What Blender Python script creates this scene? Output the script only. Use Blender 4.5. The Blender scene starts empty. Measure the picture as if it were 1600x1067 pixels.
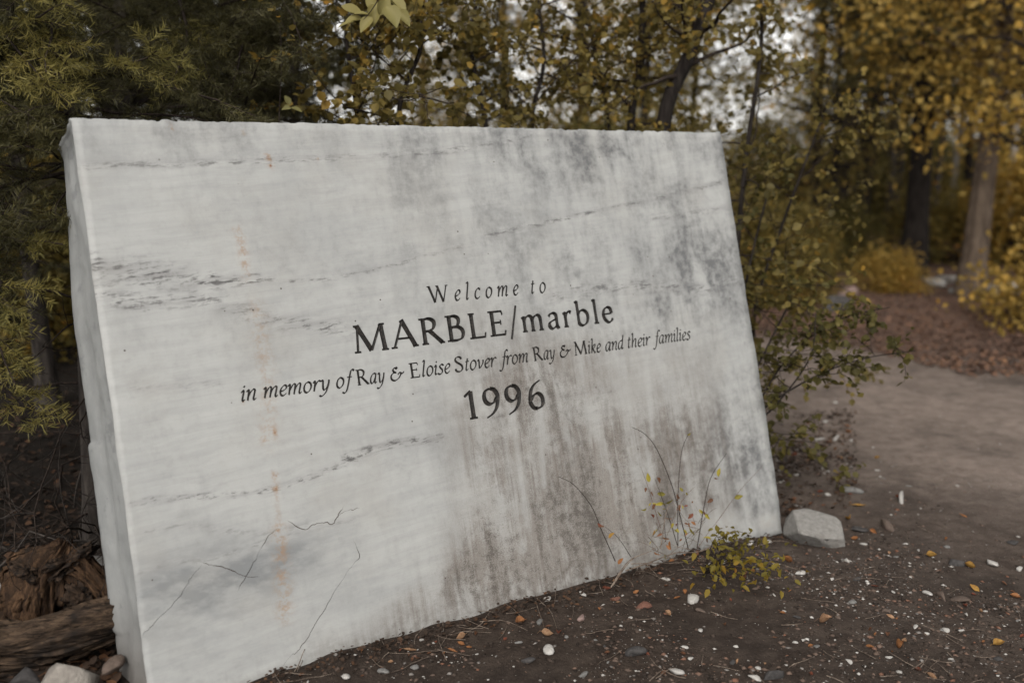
import bpy, math, random
import numpy as np
from mathutils import Matrix, Vector
from mathutils.geometry import delaunay_2d_cdt

rng = np.random.default_rng(7)
random.seed(7)
scene = bpy.context.scene
col = scene.collection
R = math.radians

# ---------------------------------------------------------------- camera
FPX = 1500.0                       # focal length in pixels of a 1600 px wide frame
PITCH = R(10.61)
CAM = np.array([0.0, 0.0, 1.34])
cam_d = bpy.data.cameras.new('camera')
cam_d.sensor_width = 36.0
cam_d.lens = FPX / 1600 * 36
cam_d.clip_start = 0.05
cam_d.clip_end = 1000
cam_d.dof.use_dof = True
cam_d.dof.focus_distance = 2.80
cam_d.dof.aperture_fstop = 1.5
cam = bpy.data.objects.new('camera', cam_d)
cam.location = CAM
cam.rotation_euler = (math.pi / 2 - PITCH, 0, 0)
col.objects.link(cam)
scene.camera = cam

# ---------------------------------------------------------------- sky, sun, exposure
SUN_EL, SUN_AZ = R(42), R(190)      # azimuth clockwise from +Y: behind the camera, to the right
world = bpy.data.worlds.new('World')
scene.world = world
world.use_nodes = True
wn, wl = world.node_tree.nodes, world.node_tree.links
sky = wn.new('ShaderNodeTexSky')
sky.sky_type = 'NISHITA'
sky.sun_disc = False
sky.sun_elevation = SUN_EL
sky.sun_rotation = SUN_AZ
sky.air_density = 1.0
sky.dust_density = 1.5
sky.ozone_density = 1.0
hsv = wn.new('ShaderNodeHueSaturation')
hsv.inputs['Saturation'].default_value = 0.06
wl.new(sky.outputs[0], hsv.inputs['Color'])
tint = wn.new('ShaderNodeMix'); tint.data_type = 'RGBA'; tint.blend_type = 'MULTIPLY'; tint.inputs['Factor'].default_value = 1.0
tint.inputs[7].default_value = (1.0, .985, .955, 1)           # warm white overcast
wl.new(hsv.outputs[0], tint.inputs[6])
wl.new(tint.outputs[2], wn['Background'].inputs['Color'])
wn['Background'].inputs['Strength'].default_value = 0.15
sun_d = bpy.data.lights.new('sun', 'SUN')
sun_d.energy = 1.5
sun_d.angle = R(35)
sun_d.color = (1.0, 0.94, 0.86)
sun = bpy.data.objects.new('sun', sun_d)
sun.location = (4, -4, 8)
sdir = Vector((math.sin(SUN_AZ) * math.cos(SUN_EL), math.cos(SUN_AZ) * math.cos(SUN_EL), math.sin(SUN_EL)))
sun.rotation_euler = sdir.to_track_quat('Z', 'Y').to_euler()
col.objects.link(sun)
vs = scene.view_settings
vs.view_transform = 'Standard'
vs.look = 'None'
vs.exposure = 0.45
vs.gamma = 1.0
vs.use_curve_mapping = False
scene.cycles.max_bounces = 6
scene.cycles.transparent_max_bounces = 4
scene.cycles.use_denoising = True
scene.cycles.use_adaptive_sampling = True
scene.cycles.adaptive_threshold = .02
scene.cycles.caustics_reflective = False
scene.cycles.caustics_refractive = False

# ---------------------------------------------------------------- geometry of the view (used to survey positions)
FW = np.array([0, math.cos(PITCH), -math.sin(PITCH)])
UP = np.array([0, math.sin(PITCH), math.cos(PITCH)])
RT = np.array([1.0, 0, 0])
def ray(x, y): return RT * (x - 800) / FPX + UP * (533.5 - y) / FPX + FW
def at(x, y, depth):               # point `depth` metres ahead along the view axis
    return CAM + ray(x, y) * depth
def on_ground(x, y, z=0.0):
    d = ray(x, y)
    return CAM + d * ((z - CAM[2]) / d[2])

# ---------------------------------------------------------------- numpy helpers
def hash2(ix, iy, seed=0):
    h = (ix.astype(np.int64) * 374761393 + iy.astype(np.int64) * 668265263 + seed * 974711) & 0x7fffffff
    h = ((h ^ (h >> 13)) * 1274126177) & 0x7fffffff
    return ((h ^ (h >> 16)) & 0xffff) / 65535.0
def vnoise(x, y, seed=0):
    x = np.asarray(x, float); y = np.asarray(y, float)
    ix, iy = np.floor(x), np.floor(y)
    fx, fy = x - ix, y - iy
    fx = fx * fx * (3 - 2 * fx); fy = fy * fy * (3 - 2 * fy)
    a = hash2(ix, iy, seed); b = hash2(ix + 1, iy, seed); c = hash2(ix, iy + 1, seed); d = hash2(ix + 1, iy + 1, seed)
    return (a * (1 - fx) + b * fx) * (1 - fy) + (c * (1 - fx) + d * fx) * fy
def fbm(x, y, seed=0, oct=4):
    r = 0; amp = .5; x = np.asarray(x, float); y = np.asarray(y, float)
    for i in range(oct):
        r = r + amp * vnoise(x, y, seed + i * 17); x = x * 2.03; y = y * 2.03; amp *= .5
    return r
def sstep(a, b, x):
    t = np.clip((np.asarray(x, float) - a) / (b - a), 0, 1)
    return t * t * (3 - 2 * t)
def unit(v):
    v = np.asarray(v, float)
    return v / np.maximum(np.linalg.norm(v, axis=-1, keepdims=True), 1e-9)
def spline(pts, n=8):              # Catmull-Rom through points
    p = np.asarray(pts, float)
    if len(p) < 3:
        t = np.linspace(0, 1, n + 1)[:, None]
        return p[0] * (1 - t) + p[-1] * t
    q = np.vstack([2 * p[0] - p[1], p, 2 * p[-1] - p[-2]])
    out = []
    for i in range(1, len(q) - 2):
        t = np.linspace(0, 1, n, endpoint=False)[:, None]
        a, b, c, d = q[i - 1], q[i], q[i + 1], q[i + 2]
        out.append(.5 * (2 * b + (c - a) * t + (2 * a - 5 * b + 4 * c - d) * t ** 2 + (3 * b - a - 3 * c + d) * t ** 3))
    out.append(p[-1:])
    return np.vstack(out)

def mesh_np(name, verts, faces, smooth=False):
    """faces: (M,k) array, or list of arrays of different k"""
    if not isinstance(faces, list): faces = [faces]
    faces = [np.asarray(f, np.int32) for f in faces if len(f)]
    me = bpy.data.meshes.new(name)
    verts = np.asarray(verts, np.float32)
    me.vertices.add(len(verts))
    me.vertices.foreach_set('co', verts.ravel())
    nl = sum(f.size for f in faces); nf = sum(len(f) for f in faces)
    me.loops.add(nl); me.polygons.add(nf)
    me.loops.foreach_set('vertex_index', np.concatenate([f.ravel() for f in faces]))
    tot = np.concatenate([np.full(len(f), f.shape[1], np.int32) for f in faces])
    st = np.concatenate([[0], np.cumsum(tot)[:-1]]).astype(np.int32)
    me.polygons.foreach_set('loop_start', st)
    me.polygons.foreach_set('loop_total', tot)
    if smooth: me.polygons.foreach_set('use_smooth', np.ones(nf, bool))
    me.update(calc_edges=True)
    return me
def obj(name, me, mat=None, parent=None, **props):
    o = bpy.data.objects.new(name, me)
    if mat is not None and me is not None and len(me.materials) == 0:
        me.materials.append(mat)
    col.objects.link(o)
    if parent is not None: o.parent = parent
    for k, v in props.items(): o[k] = v
    return o
def empty(name, loc=(0, 0, 0), **props):
    o = obj(name, None, **props)
    o.location = loc
    return o

class Geo:
    """collects verts and quad/tri faces of ONE mesh"""
    def __init__(s): s.v = []; s.f = {}; s.n = 0
    def add(s, v, f):
        v = np.asarray(v, float).reshape(-1, 3); f = np.asarray(f, np.int64)
        if len(f) == 0: return
        s.v.append(v); s.f.setdefault(f.shape[1], []).append(f + s.n); s.n += len(v)
    def tube(s, pts, radii, k=6, cap=True):
        p = np.asarray(pts, float); n = len(p)
        r = np.broadcast_to(np.asarray(radii, float), (n,)) if np.ndim(radii) else np.full(n, radii)
        t = unit(np.gradient(p, axis=0))
        ref = np.array([0, 0, 1.0]) if abs(t[:, 2]).mean() < .9 else np.array([1.0, 0, 0])
        a = unit(np.cross(t, ref)); b = np.cross(t, a)
        ang = np.arange(k) * 2 * np.pi / k
        V = p[:, None] + r[:, None, None] * (np.cos(ang)[None, :, None] * a[:, None] + np.sin(ang)[None, :, None] * b[:, None])
        i = np.arange(n - 1)[:, None] * k; j = np.arange(k)[None]
        j2 = (j + 1) % k
        F = np.stack([i + j, i + j2, i + k + j2, i + k + j], -1).reshape(-1, 4)
        s.add(V.reshape(-1, 3), F)
    def mesh(s, name, smooth=False):
        return mesh_np(name, np.vstack(s.v), [np.vstack(x) for x in s.f.values()], smooth)

# leaf outlines: (along, across) of left side; mirrored
LEAF_ROUND = [(.22, .36), (.62, .42)]
LEAF_OVAL = [(.28, .30), (.65, .27)]
def leaves_geo(P, D, N, L, shape=LEAF_OVAL, fold=.18, droop=.12):
    P = np.asarray(P, float); n = len(P)
    D = unit(D); S = unit(np.cross(D, N)); N = np.cross(S, D)
    L = np.broadcast_to(L, (n,))[:, None]
    (a1, b1), (a2, b2) = shape
    tm = [(0, 0), (a1, b1), (a2, b2), (1, 0), (a2, -b2), (a1, -b1)]
    V = np.stack([P + L * (D * a + S * b + N * (fold * abs(b) * 1.6 - droop * a * a)) for a, b in tm], 1)
    base = np.arange(n)[:, None] * 6
    F = np.concatenate([base + np.array([[0, 1, 2, 3]]), base + np.array([[0, 3, 4, 5]])])
    return V.reshape(-1, 3), F

# ---------------------------------------------------------------- material helpers
class NT:
    def __init__(s, name):
        s.m = bpy.data.materials.new(name); s.m.use_nodes = True
        s.t = s.m.node_tree; s.n = s.t.nodes; s.l = s.t.links
        s.b = s.n['Principled BSDF']; s.out = s.n['Material Output']
    def new(s, typ, **kw):
        x = s.n.new(typ)
        for k, v in kw.items(): setattr(x, k, v)
        return x
    def put(s, sock, val):
        if isinstance(val, bpy.types.NodeSocket): s.l.new(val, sock)
        elif val is not None: sock.default_value = val
    def coord(s, kind='Object'): return s.new('ShaderNodeTexCoord').outputs[kind]
    def mapv(s, vec, scale=(1, 1, 1), rot=(0, 0, 0), loc=(0, 0, 0)):
        x = s.new('ShaderNodeMapping'); s.put(x.inputs['Vector'], vec)
        x.inputs['Scale'].default_value = scale; x.inputs['Rotation'].default_value = rot; x.inputs['Location'].default_value = loc
        return x.outputs[0]
    def noise(s, vec, scale=5, detail=4, rough=.55, dist=0.0, color=False):
        x = s.new('ShaderNodeTexNoise'); s.put(x.inputs['Vector'], vec)
        x.inputs['Scale'].default_value = scale; x.inputs['Detail'].default_value = detail
        x.inputs['Roughness'].default_value = rough; x.inputs['Distortion'].default_value = dist
        return x.outputs['Color' if color else 'Fac']
    def vor(s, vec, scale, feature='F1', out='Distance', rand=1.0):
        x = s.new('ShaderNodeTexVoronoi', feature=feature); s.put(x.inputs['Vector'], vec)
        x.inputs['Scale'].default_value = scale; x.inputs['Randomness'].default_value = rand
        return x.outputs[out]
    def math(s, op, a, b=None, clamp=False):
        x = s.new('ShaderNodeMath', operation=op); x.use_clamp = clamp
        s.put(x.inputs[0], a); s.put(x.inputs[1], b)
        return x.outputs[0]
    def ss(s, x, lo, hi):              # smoothstep
        m = s.new('ShaderNodeMapRange', interpolation_type='SMOOTHSTEP'); s.put(m.inputs['Value'], x)
        m.inputs['From Min'].default_value = lo; m.inputs['From Max'].default_value = hi
        return m.outputs[0]
    def mix(s, fac, a, b, mode='MIX'):
        x = s.new('ShaderNodeMix', data_type='RGBA', blend_type=mode)
        s.put(x.inputs['Factor'], fac)
        for sock, v in ((x.inputs[6], a), (x.inputs[7], b)):
            if isinstance(v, (tuple, list)): v = tuple(v)[:3] + (1,)
            s.put(sock, v)
        return x.outputs[2]
    def ramp(s, fac, stops):
        x = s.new('ShaderNodeValToRGB'); s.put(x.inputs[0], fac)
        e = x.color_ramp.elements
        while len(e) < len(stops): e.new(.5)
        for k, (p, c) in zip(e, stops): k.position = p; k.color = tuple(c) + (1,)
        return x.outputs[0]
    def attr(s, name, out='Color'):
        return s.new('ShaderNodeAttribute', attribute_name=name).outputs[out]
    def sep(s, c):
        x = s.new('ShaderNodeSeparateColor'); s.put(x.inputs[0], c); return x.outputs
    def island(s): return s.new('ShaderNodeNewGeometry').outputs['Random Per Island']
    def bump(s, h, strength=.5, dist=.01):
        x = s.new('ShaderNodeBump'); x.inputs['Strength'].default_value = strength; x.inputs['Distance'].default_value = dist
        s.put(x.inputs['Height'], h); s.l.new(x.outputs[0], s.b.inputs['Normal']); return x
    def fin(s, color, rough=.8, spec=.3):
        s.put(s.b.inputs['Base Color'], color if isinstance(color, bpy.types.NodeSocket) else tuple(color) + (1,))
        s.put(s.b.inputs['Roughness'], rough); s.b.inputs['Specular IOR Level'].default_value = spec
        return s.m
    def translucent(s, color, fac=.35):
        t = s.new('ShaderNodeBsdfTranslucent'); s.put(t.inputs['Color'], color)
        mx = s.new('ShaderNodeMixShader'); mx.inputs[0].default_value = fac
        s.l.new(s.b.outputs[0], mx.inputs[1]); s.l.new(t.outputs[0], mx.inputs[2]); s.l.new(mx.outputs[0], s.out.inputs[0])

def leaf_mat(name, stops, rough=.55, trans=.5, patch=1.2):
    t = NT(name)
    r = t.island()
    n = t.noise(t.coord('Object'), patch, 2)
    f = t.math('ADD', t.math('MULTIPLY', r, .62), t.math('MULTIPLY', t.ss(n, .3, .7), .38))
    c = t.ramp(f, stops)
    t.fin(c, rough, .25)
    if trans: t.translucent(c, trans)
    return t.m
def bark_mat(name, dark, light, scale=30, stretch=.18, bump=.6):
    t = NT(name)
    v = t.mapv(t.coord('Object'), (1, 1, stretch))
    n = t.noise(v, scale, 5, .65, .4)
    n2 = t.noise(t.coord('Object'), 3, 2)
    c = t.mix(t.ss(n, .35, .68), dark, light)
    c = t.mix(t.math('MULTIPLY', t.ss(n2, .5, .75), .5), c, [x * .5 for x in dark])
    t.bump(n, bump, .01)
    return t.fin(c, .9, .15)
# ================================================================ THE MARBLE SLAB
SW, SH, ST = 2.2322, 1.5, 0.27
A_, LEAN = R(33.41), R(15.55)
SU = np.array([math.cos(A_), math.sin(A_), 0])
SNH = np.array([math.sin(A_), -math.cos(A_), 0])
SV = math.cos(LEAN) * np.array([0, 0, 1.0]) - math.sin(LEAN) * SNH
SN = np.cross(SU, SV)
SBL = np.array([-1.0904, 2.4426, 1.4457]) - SH * SV
def slab_st(x, y):                 # photo point -> metres along / up the slab's face
    d = ray(x, y); k = ((SBL - CAM) @ SN) / (d @ SN); X = CAM + k * d - SBL
    return np.array([X @ SU, X @ SV])
def slab_world(s, t, w=0.0): return SBL + SU * s + SV * t + SN * w

# ---- lettering: broad-pen skeletons (units: cap height 70, x-height 45)
def serif(x, y, w=8, hw=1.7): return ('x', [(x - w, y), (x + w, y)], hw)
FLAG = lambda x, y: ('x', [(x - 8, y - 5), (x + 2, y)], 2.2)
def stem(x, y0, y1, hw=4.6): return ('x', [(x, y0), (x, y1)], hw)
CAPS = {
 'M': (88, [('x', [(9, 0), (15, 69)], 2.4), ('x', [(13, 70), (43, 3)], 5.0), ('x', [(43, 3), (72, 70)], 2.6), ('x', [(72, 69), (77, 0)], 4.9), serif(9, 1.6, 8), serif(77, 1.6, 9), ('x', [(5, 68.4), (17, 68.4)], 1.7), ('x', [(70, 68.4), (82, 68.4)], 1.7)]),
 'A': (68, [('x', [(6, 0), (33, 71)], 2.4), ('x', [(31, 73), (61, 0)], 5.0), ('x', [(15, 24), (49, 24)], 1.9), serif(6, 1.6, 8), serif(61, 1.6, 8)]),
 'R': (64, [stem(13, 0, 70), ('p', [(12, 67), (28, 68.5), (40, 62), (42, 52), (37, 41), (26, 36), (14, 35)]), ('x', [(27, 37), (58, 1)], 4.6), serif(13, 1.6, 9), serif(8, 68.4, 6), serif(59, 1.6, 6)]),
 'B': (56, [stem(13, 0, 70), ('p', [(12, 67.5), (27, 68), (37, 62), (38, 52), (33, 42), (23, 38), (14, 38)]), ('p', [(14, 38), (33, 38), (44, 31), (47, 20), (42, 7), (29, 2), (12, 2)]), serif(8, 1.6, 6), serif(8, 68.4, 6)]),
 'L': (52, [stem(13, 0, 70), ('x', [(12, 2), (46, 2)], 2.0), ('x', [(45, 1), (48, 15)], 1.8), serif(13, 68.4, 9), serif(8, 1.6, 6)]),
 'E': (54, [stem(13, 0, 70), ('x', [(12, 68), (42, 68)], 2.0), ('x', [(41, 69), (43, 57)], 1.8), ('x', [(12, 37), (36, 37)], 1.9), ('x', [(36, 30), (36, 44)], 1.6), ('x', [(12, 2), (46, 2)], 2.0), ('x', [(45, 1), (48, 14)], 1.8), serif(8, 1.6, 6), serif(8, 68.4, 6)]),
 'W': (96, [('x', [(6, 70), (28, 0)], 4.6), ('x', [(28, 0), (50, 68)], 2.3), ('x', [(46, 70), (68, 0)], 4.6), ('x', [(68, 0), (90, 70)], 2.3), serif(5, 68.6, 8), serif(46, 68.6, 7), serif(91, 68.6, 7)]),
 'S': (48, [('p', [(39, 57), (36, 66), (25, 70), (13, 65), (10, 54), (17, 44), (29, 36), (39, 25), (39, 11), (29, 1), (17, 0), (8, 5), (6, 15)])]),
 '/': (26, [('x', [(2, -16), (25, 78)], 2.3)]),
 '1': (44, [stem(24, 0, 68, 4.6), ('x', [(6, 56), (25, 69)], 2.2), serif(24, 1.6, 11)]),
 '9': (52, [('p', [(24, 68), (12, 64), (6, 52), (8, 38), (18, 30), (30, 33), (39, 44)]), ('p', [(24, 68), (35, 64), (42, 52), (42, 40), (36, 20), (24, 6), (6, -3)])]),
 '6': (52, [('p', [(28, 1), (40, 5), (46, 17), (44, 31), (34, 39), (22, 36), (13, 25)]), ('p', [(28, 1), (17, 5), (10, 17), (10, 29), (16, 49), (28, 63), (46, 72)])]),
}
ROM = {
 'm': (76, [stem(11, 0, 45, 4), FLAG(11, 44), ('p', [(11, 32), (18, 41), (28, 45), (36, 40), (37.5, 30)]), stem(37.5, 0, 32, 4), ('p', [(38, 32), (45, 41), (55, 45), (63, 40), (64.5, 30)]), stem(64.5, 0, 32, 4), serif(11, 1.5, 8), serif(37.5, 1.5, 7), serif(64.5, 1.5, 8)]),
 'a': (44, [('p', [(8, 36), (14, 43), (24, 45), (32, 40), (33, 30)]), ('x', [(33, 31), (33, 7)], 4), ('p', [(33, 9), (35, 2), (42, 3)]), ('p', [(33, 27), (21, 24), (10, 18), (8, 8), (15, 1), (24, 3), (32, 9)])]),
 'r': (36, [stem(11, 0, 45, 4), FLAG(11, 44), ('p', [(11, 30), (17, 40), (25, 45), (32, 41)]), serif(11, 1.5, 8)]),
 'b': (52, [stem(11, 3, 74, 4), FLAG(11, 73), ('p', [(11, 33), (20, 43), (32, 44), (42, 35), (44, 22), (38, 7), (26, 0), (16, 2), (11, 8)])]),
 'l': (24, [stem(12, 0, 74, 4), FLAG(12, 73), serif(12, 1.5, 9)]),
 'e': (44, [('x', [(9, 25), (36, 26)], 1.7), ('p', [(37, 26), (34, 40), (24, 45), (13, 40), (7, 25), (11, 9), (22, 0), (32, 3), (39, 11)])]),
}
ITAL = {
 'n': (38, [('p', [(1, 36), (6, 44), (9, 40), (8, 20), (7, 0)]), ('p', [(8, 16), (15, 33), (24, 44), (30, 40), (29, 25), (27, 8), (30, 1), (37, 7)])]),
 'm': (58, [('p', [(1, 36), (6, 44), (9, 40), (8, 20), (7, 0)]), ('p', [(8, 16), (15, 33), (23, 44), (29, 40), (28, 22), (26, 0)]), ('p', [(27, 16), (34, 33), (43, 44), (49, 40), (48, 25), (46, 8), (49, 1), (56, 7)])]),
 'i': (19, [('p', [(1, 35), (7, 44), (10, 39), (8, 20), (7, 8), (10, 1), (17, 7)]), ('x', [(8, 62), (13, 58)], 3.2)]),
 'e': (33, [('p', [(7, 19), (19, 23), (28, 32), (26, 42), (18, 43), (9, 32), (6, 17), (11, 3), (20, 1), (30, 10)])]),
 'o': (39, [('p', [(20, 44), (11, 39), (6, 24), (8, 8), (16, 0), (26, 5), (33, 20), (31, 36), (22, 44), (17, 43)])]),
 'r': (30, [('p', [(1, 36), (6, 44), (9, 40), (8, 20), (7, 0)]), ('p', [(8, 16), (14, 33), (21, 43), (28, 43), (29, 38)])]),
 'y': (38, [('p', [(1, 37), (6, 44), (10, 39), (11, 18), (14, 3), (20, 3), (28, 14), (32, 26)]), ('p', [(34, 44), (32, 22), (25, -6), (14, -21), (4, -24), (0, -19)])]),
 'f': (28, [('p', [(36, 67), (31, 74), (24, 70), (20, 52), (16, 20), (11, -10), (4, -24), (-4, -24), (-6, -19)]), ('x', [(8, 42), (29, 43)], 1.7)]),
 'a': (41, [('p', [(31, 42), (23, 45), (13, 39), (6, 24), (7, 7), (14, 1), (22, 9), (29, 26)]), ('p', [(33, 45), (30, 24), (28, 8), (31, 1), (39, 8)])]),
 'l': (20, [('p', [(2, 68), (8, 74), (11, 68), (9, 40), (7, 8), (10, 1), (17, 7)])]),
 's': (29, [('p', [(27, 38), (22, 44), (14, 44), (9, 37), (13, 29), (21, 20), (22, 9), (15, 1), (6, 1), (2, 7)])]),
 't': (24, [('p', [(13, 58), (10, 34), (8, 9), (11, 1), (20, 8)]), ('x', [(3, 42), (22, 44)], 1.7)]),
 'v': (35, [('p', [(1, 37), (6, 44), (9, 38), (11, 18), (13, 1)]), ('p', [(13, 1), (22, 11), (30, 27), (30, 42)])]),
 'k': (37, [('p', [(2, 68), (8, 74), (11, 68), (9, 35), (7, 0)]), ('p', [(8, 18), (16, 35), (26, 44), (30, 38), (23, 27), (10, 22)]), ('p', [(14, 23), (23, 9), (29, 1), (37, 6)])]),
 'd': (42, [('p', [(31, 42), (23, 45), (13, 39), (6, 24), (7, 7), (14, 1), (22, 9), (29, 26)]), ('p', [(35, 74), (32, 44), (28, 8), (31, 1), (39, 8)])]),
 'h': (39, [('p', [(2, 68), (8, 74), (11, 68), (9, 35), (7, 0)]), ('p', [(8, 16), (15, 33), (24, 44), (30, 40), (29, 25), (27, 8), (30, 1), (37, 7)])]),
 'c': (33, [('p', [(29, 36), (25, 43), (17, 43), (8, 31), (6, 15), (11, 3), (20, 1), (30, 10)])]),
 '&': (62, [('p', [(27, 50), (22, 57), (14, 55), (12, 46), (20, 37), (27, 36)]), ('p', [(22, 37), (11, 33), (5, 20), (10, 5), (23, 0), (37, 8), (45, 24), (45, 36)]), ('p', [(33, 25), (40, 34), (47, 30), (54, 30), (59, 37)]), ('x', [(24, 62), (31, 55)], 2.0)]),
}
def glyph_ribbons(ch, style):
    """list of (centreline Nx2, halfwidth N) in glyph units, and the advance"""
    it = style == 'i' and ch in ITAL
    adv, strokes = ITAL[ch] if it else (ROM[ch] if ch in ROM else CAPS[ch])
    wmax, wmin, nib = (8.4, 2.9, R(40)) if it else (10.2, 3.2, R(24))
    out = []
    for s in strokes:
        if s[0] == 'x':
            p = np.array(s[1], float); d = p[-1] - p[0]
            n = max(2, int(np.linalg.norm(d) / 12) + 1)
            t = np.linspace(0, 1, n)[:, None]
            c = p[0] * (1 - t) + p[-1] * t
            h = np.full(n, float(s[2]) * 1.08 + .2)
            if s[2] > 3.5 and not it:                       # stems swell a little to their ends
                tt = np.abs(t[:, 0] - .5) * 2; h = h * (.93 + .09 * tt ** 2)
        else:
            c = spline(s[1], 5)
            d = unit(np.gradient(c, axis=0)); ph = np.arctan2(d[:, 1], d[:, 0])
            h = .5 * (wmin + (wmax - wmin) * np.abs(np.sin(ph - nib)))
            k = np.array([.25, .5, .25]); h[1:-1] = np.convolve(h, k, 'valid')
        if it: c = c + np.stack([c[:, 1] * .17, c[:, 1] * 0], 1)
        out.append((c, h))
    return out, adv
def ribbon_outline(c, h):
    d = unit(np.gradient(c, axis=0)); n = np.stack([-d[:, 1], d[:, 0]], 1)
    return c + n * h[:, None], c - n * h[:, None]

# word, style, left px, right px, baseline px (left,right), cap height (m)
WORDS = [
 ('Welcome', 'i', (671, 473.6), (813, 460.5), .0500), ('to', 'i', (829, 459), (856, 456.6), .0500),
 ('MARBLE', 'r', (554, 552.3), (796, 522.5), .0775), ('/', 'r', (797.5, 521.4), (812, 519.6), .0775), ('marble', 'r', (816, 519.5), (962, 502), .0775),
 ('in', 'i', (375.5, 627.5), (401, 624), .0440), ('memory', 'i', (411, 622.5), (515, 608.5), .0440), ('of', 'i', (524, 607), (549, 603.5), .0440),
 ('Ray', 'i', (558, 602.4), (601, 597), .0440), ('&', 'i', (609, 595.7), (632, 592.5), .0440), ('Eloise', 'i', (641, 591.2), (704, 582.3), .0440),
 ('Stover', 'i', (711, 581.4), (775, 572.5), .0440), ('from', 'i', (783, 571.4), (826, 565.4), .0440), ('Ray', 'i', (834, 564.4), (867, 559.8), .0440),
 ('&', 'i', (874, 558.8), (892, 556.3), .0440), ('Mike', 'i', (898, 555.5), (939, 549.8), .0440), ('and', 'i', (945, 549), (975, 544.8), .0440),
 ('their', 'i', (980, 544), (1016, 539), .0440), ('families', 'i', (1023, 538), (1079, 530.2), .0440),
 ('1996', 'r', (727, 656.5), (855, 636.6), .0860),
]
letters = []                        # (char, [ribbons in slab metres])
for word, style, pl, pr, cap in WORDS:
    a = slab_st(*pl); b = slab_st(*pr)
    u = cap / 70
    gl = [glyph_ribbons(c, style) for c in word]
    wide = {'MARBLE': 1.14, 'marble': 1.06, '1996': 1.05}.get(word, 1.0)
    gl = [([(c * [wide, 1], h * (1.28 if wide > 1 else 1.14)) for c, h in rb], adv * wide) for rb, adv in gl]
    width = (b - a)[0]
    natural = sum(g[1] for g in gl) * u
    sx = 1.0; track = 0.0
    if len(word) > 1: track = (width - natural) / (len(word) - .6)
    if track < -.04 * cap or (word not in ('Welcome', 'to', 'MARBLE', 'marble', '1996')):
        sx = width / natural; track = 0.0
    x = a[0]
    for ch, (rb, adv) in zip(word, gl):
        base = a[1] + (b[1] - a[1]) * ((x - a[0]) / width)
        letters.append((ch, [(np.stack([x + c[:, 0] * u * sx, base + c[:, 1] * u], 1), h * u * (.5 + .5 * sx)) for c, h in rb]))
        x += adv * u * sx + track

# ---- cracks (photo px)
def z5(l): return [(180 + x / 2.907, 700 + y / 2.907) for x, y in l]
CRACKS = [
 (z5([(115, 860), (160, 810), (240, 730), (320, 635), (350, 580), (395, 530)]), .0010),
 (z5([(385, 517), (450, 530), (520, 555), (580, 578), (655, 588)]), .0015),
 (z5([(740, 362), (690, 410), (640, 500), (615, 540), (595, 580), (550, 655)]), .0013),
 (z5([(733, 1030), (800, 940), (825, 930), (870, 865), (930, 765), (1000, 650), (1060, 550), (1107, 490), (1080, 405)]), .0012),
 (z5([(780, 330), (850, 368), (900, 350), (950, 335), (992, 345), (1010, 310), (1040, 258)]), .0018),
 (z5([(1000, 325), (1040, 290), (1075, 280), (1112, 268)]), .0011),
]
crack_rib = []
for pts, hw in CRACKS:
    q = np.array([slab_st(*p) for p in pts])
    c = spline(q, 6)
    k = len(c)
    jit = (np.stack([fbm(np.arange(k) * .7, np.full(k, 3.0 + hw * 1e4), 5, 2), fbm(np.arange(k) * .7, np.full(k, 9.0 + hw * 1e4), 8, 2)], 1) - .37) * .010
    tt = np.linspace(0, 1, k)
    w = .85 * hw * (.05 + 1.25 * fbm(tt * 9, tt * 0 + hw * 1e4, 4, 2)) * np.minimum(1, np.minimum(tt, 1 - tt) * 8 + .25)
    crack_rib.append((c + jit, w))

# ---- outline of the face
def edge_noise(x, amp, seed): return (fbm(x * 9, x * 0 + .5, seed, 5) - .47) * amp
sb = np.arange(0, SW, .007); tb = np.arange(0, SH, .007)
bot = np.stack([sb, edge_noise(sb, .012, 1)], 1)
rgt = np.stack([SW + .008 + edge_noise(tb, .012, 2) - .012 * sstep(.12, 0, tb), tb], 1)
rs = sb[::-1]
chip = .012 * sstep(.50, .72, fbm(rs * 38, rs * 0, 61, 3)) * sstep(.35, .8, vnoise(rs * 7, rs * 0, 62)) + .004 * sstep(.5, .7, vnoise(rs * 90, rs * 0, 63))
top = np.stack([rs, SH + edge_noise(rs, .006, 3) - .45 * chip], 1)
rt_ = tb[::-1]
lft = np.stack([edge_noise(rt_, .006, 4) + .003 * np.sin(rt_ * 3.1), rt_], 1)
outline = np.vstack([bot + [[.006, .0]], rgt + [[0, .006]], top - [[.006, 0]], lft - [[0, .006]]])
# ---- constrained triangulation: outline + letters + cracks + a grid of points
cv, ce, quads = [], [], []
def add_loop(p):
    i0 = len(cv); m = len(p); cv.extend(Vector((float(x), float(y))) for x, y in p); ce.extend((i0 + i, i0 + (i + 1) % m) for i in range(m))
add_loop(outline)
for c, h in [rb for _, rbs in letters for rb in rbs] + crack_rib:
    l, r = ribbon_outline(c, h)
    add_loop(np.vstack([r, l[::-1]]))
    quads.append(np.stack([r[:-1], r[1:], l[1:], l[:-1]], 1))
quads = np.vstack(quads)
gx, gy = np.meshgrid(np.arange(.02, SW - .02, .009), np.arange(.02, SH - .02, .009))
gx = gx + (np.random.default_rng(3).random(gx.shape) - .5) * .004; gy = gy + (np.random.default_rng(4).random(gy.shape) - .5) * .004
cv.extend(Vector((float(a), float(b))) for a, b in zip(gx.ravel(), gy.ravel()))
ov, oe, of, _, _, _ = delaunay_2d_cdt(cv, ce, [], 0, 1e-5)
tri = np.array([f for f in of], np.int64)
F2 = np.array([(v.x, v.y) for v in ov])
e1 = F2[tri[:, 1]] - F2[tri[:, 0]]; e2 = F2[tri[:, 2]] - F2[tri[:, 0]]
area = e1[:, 0] * e2[:, 1] - e1[:, 1] * e2[:, 0]
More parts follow.
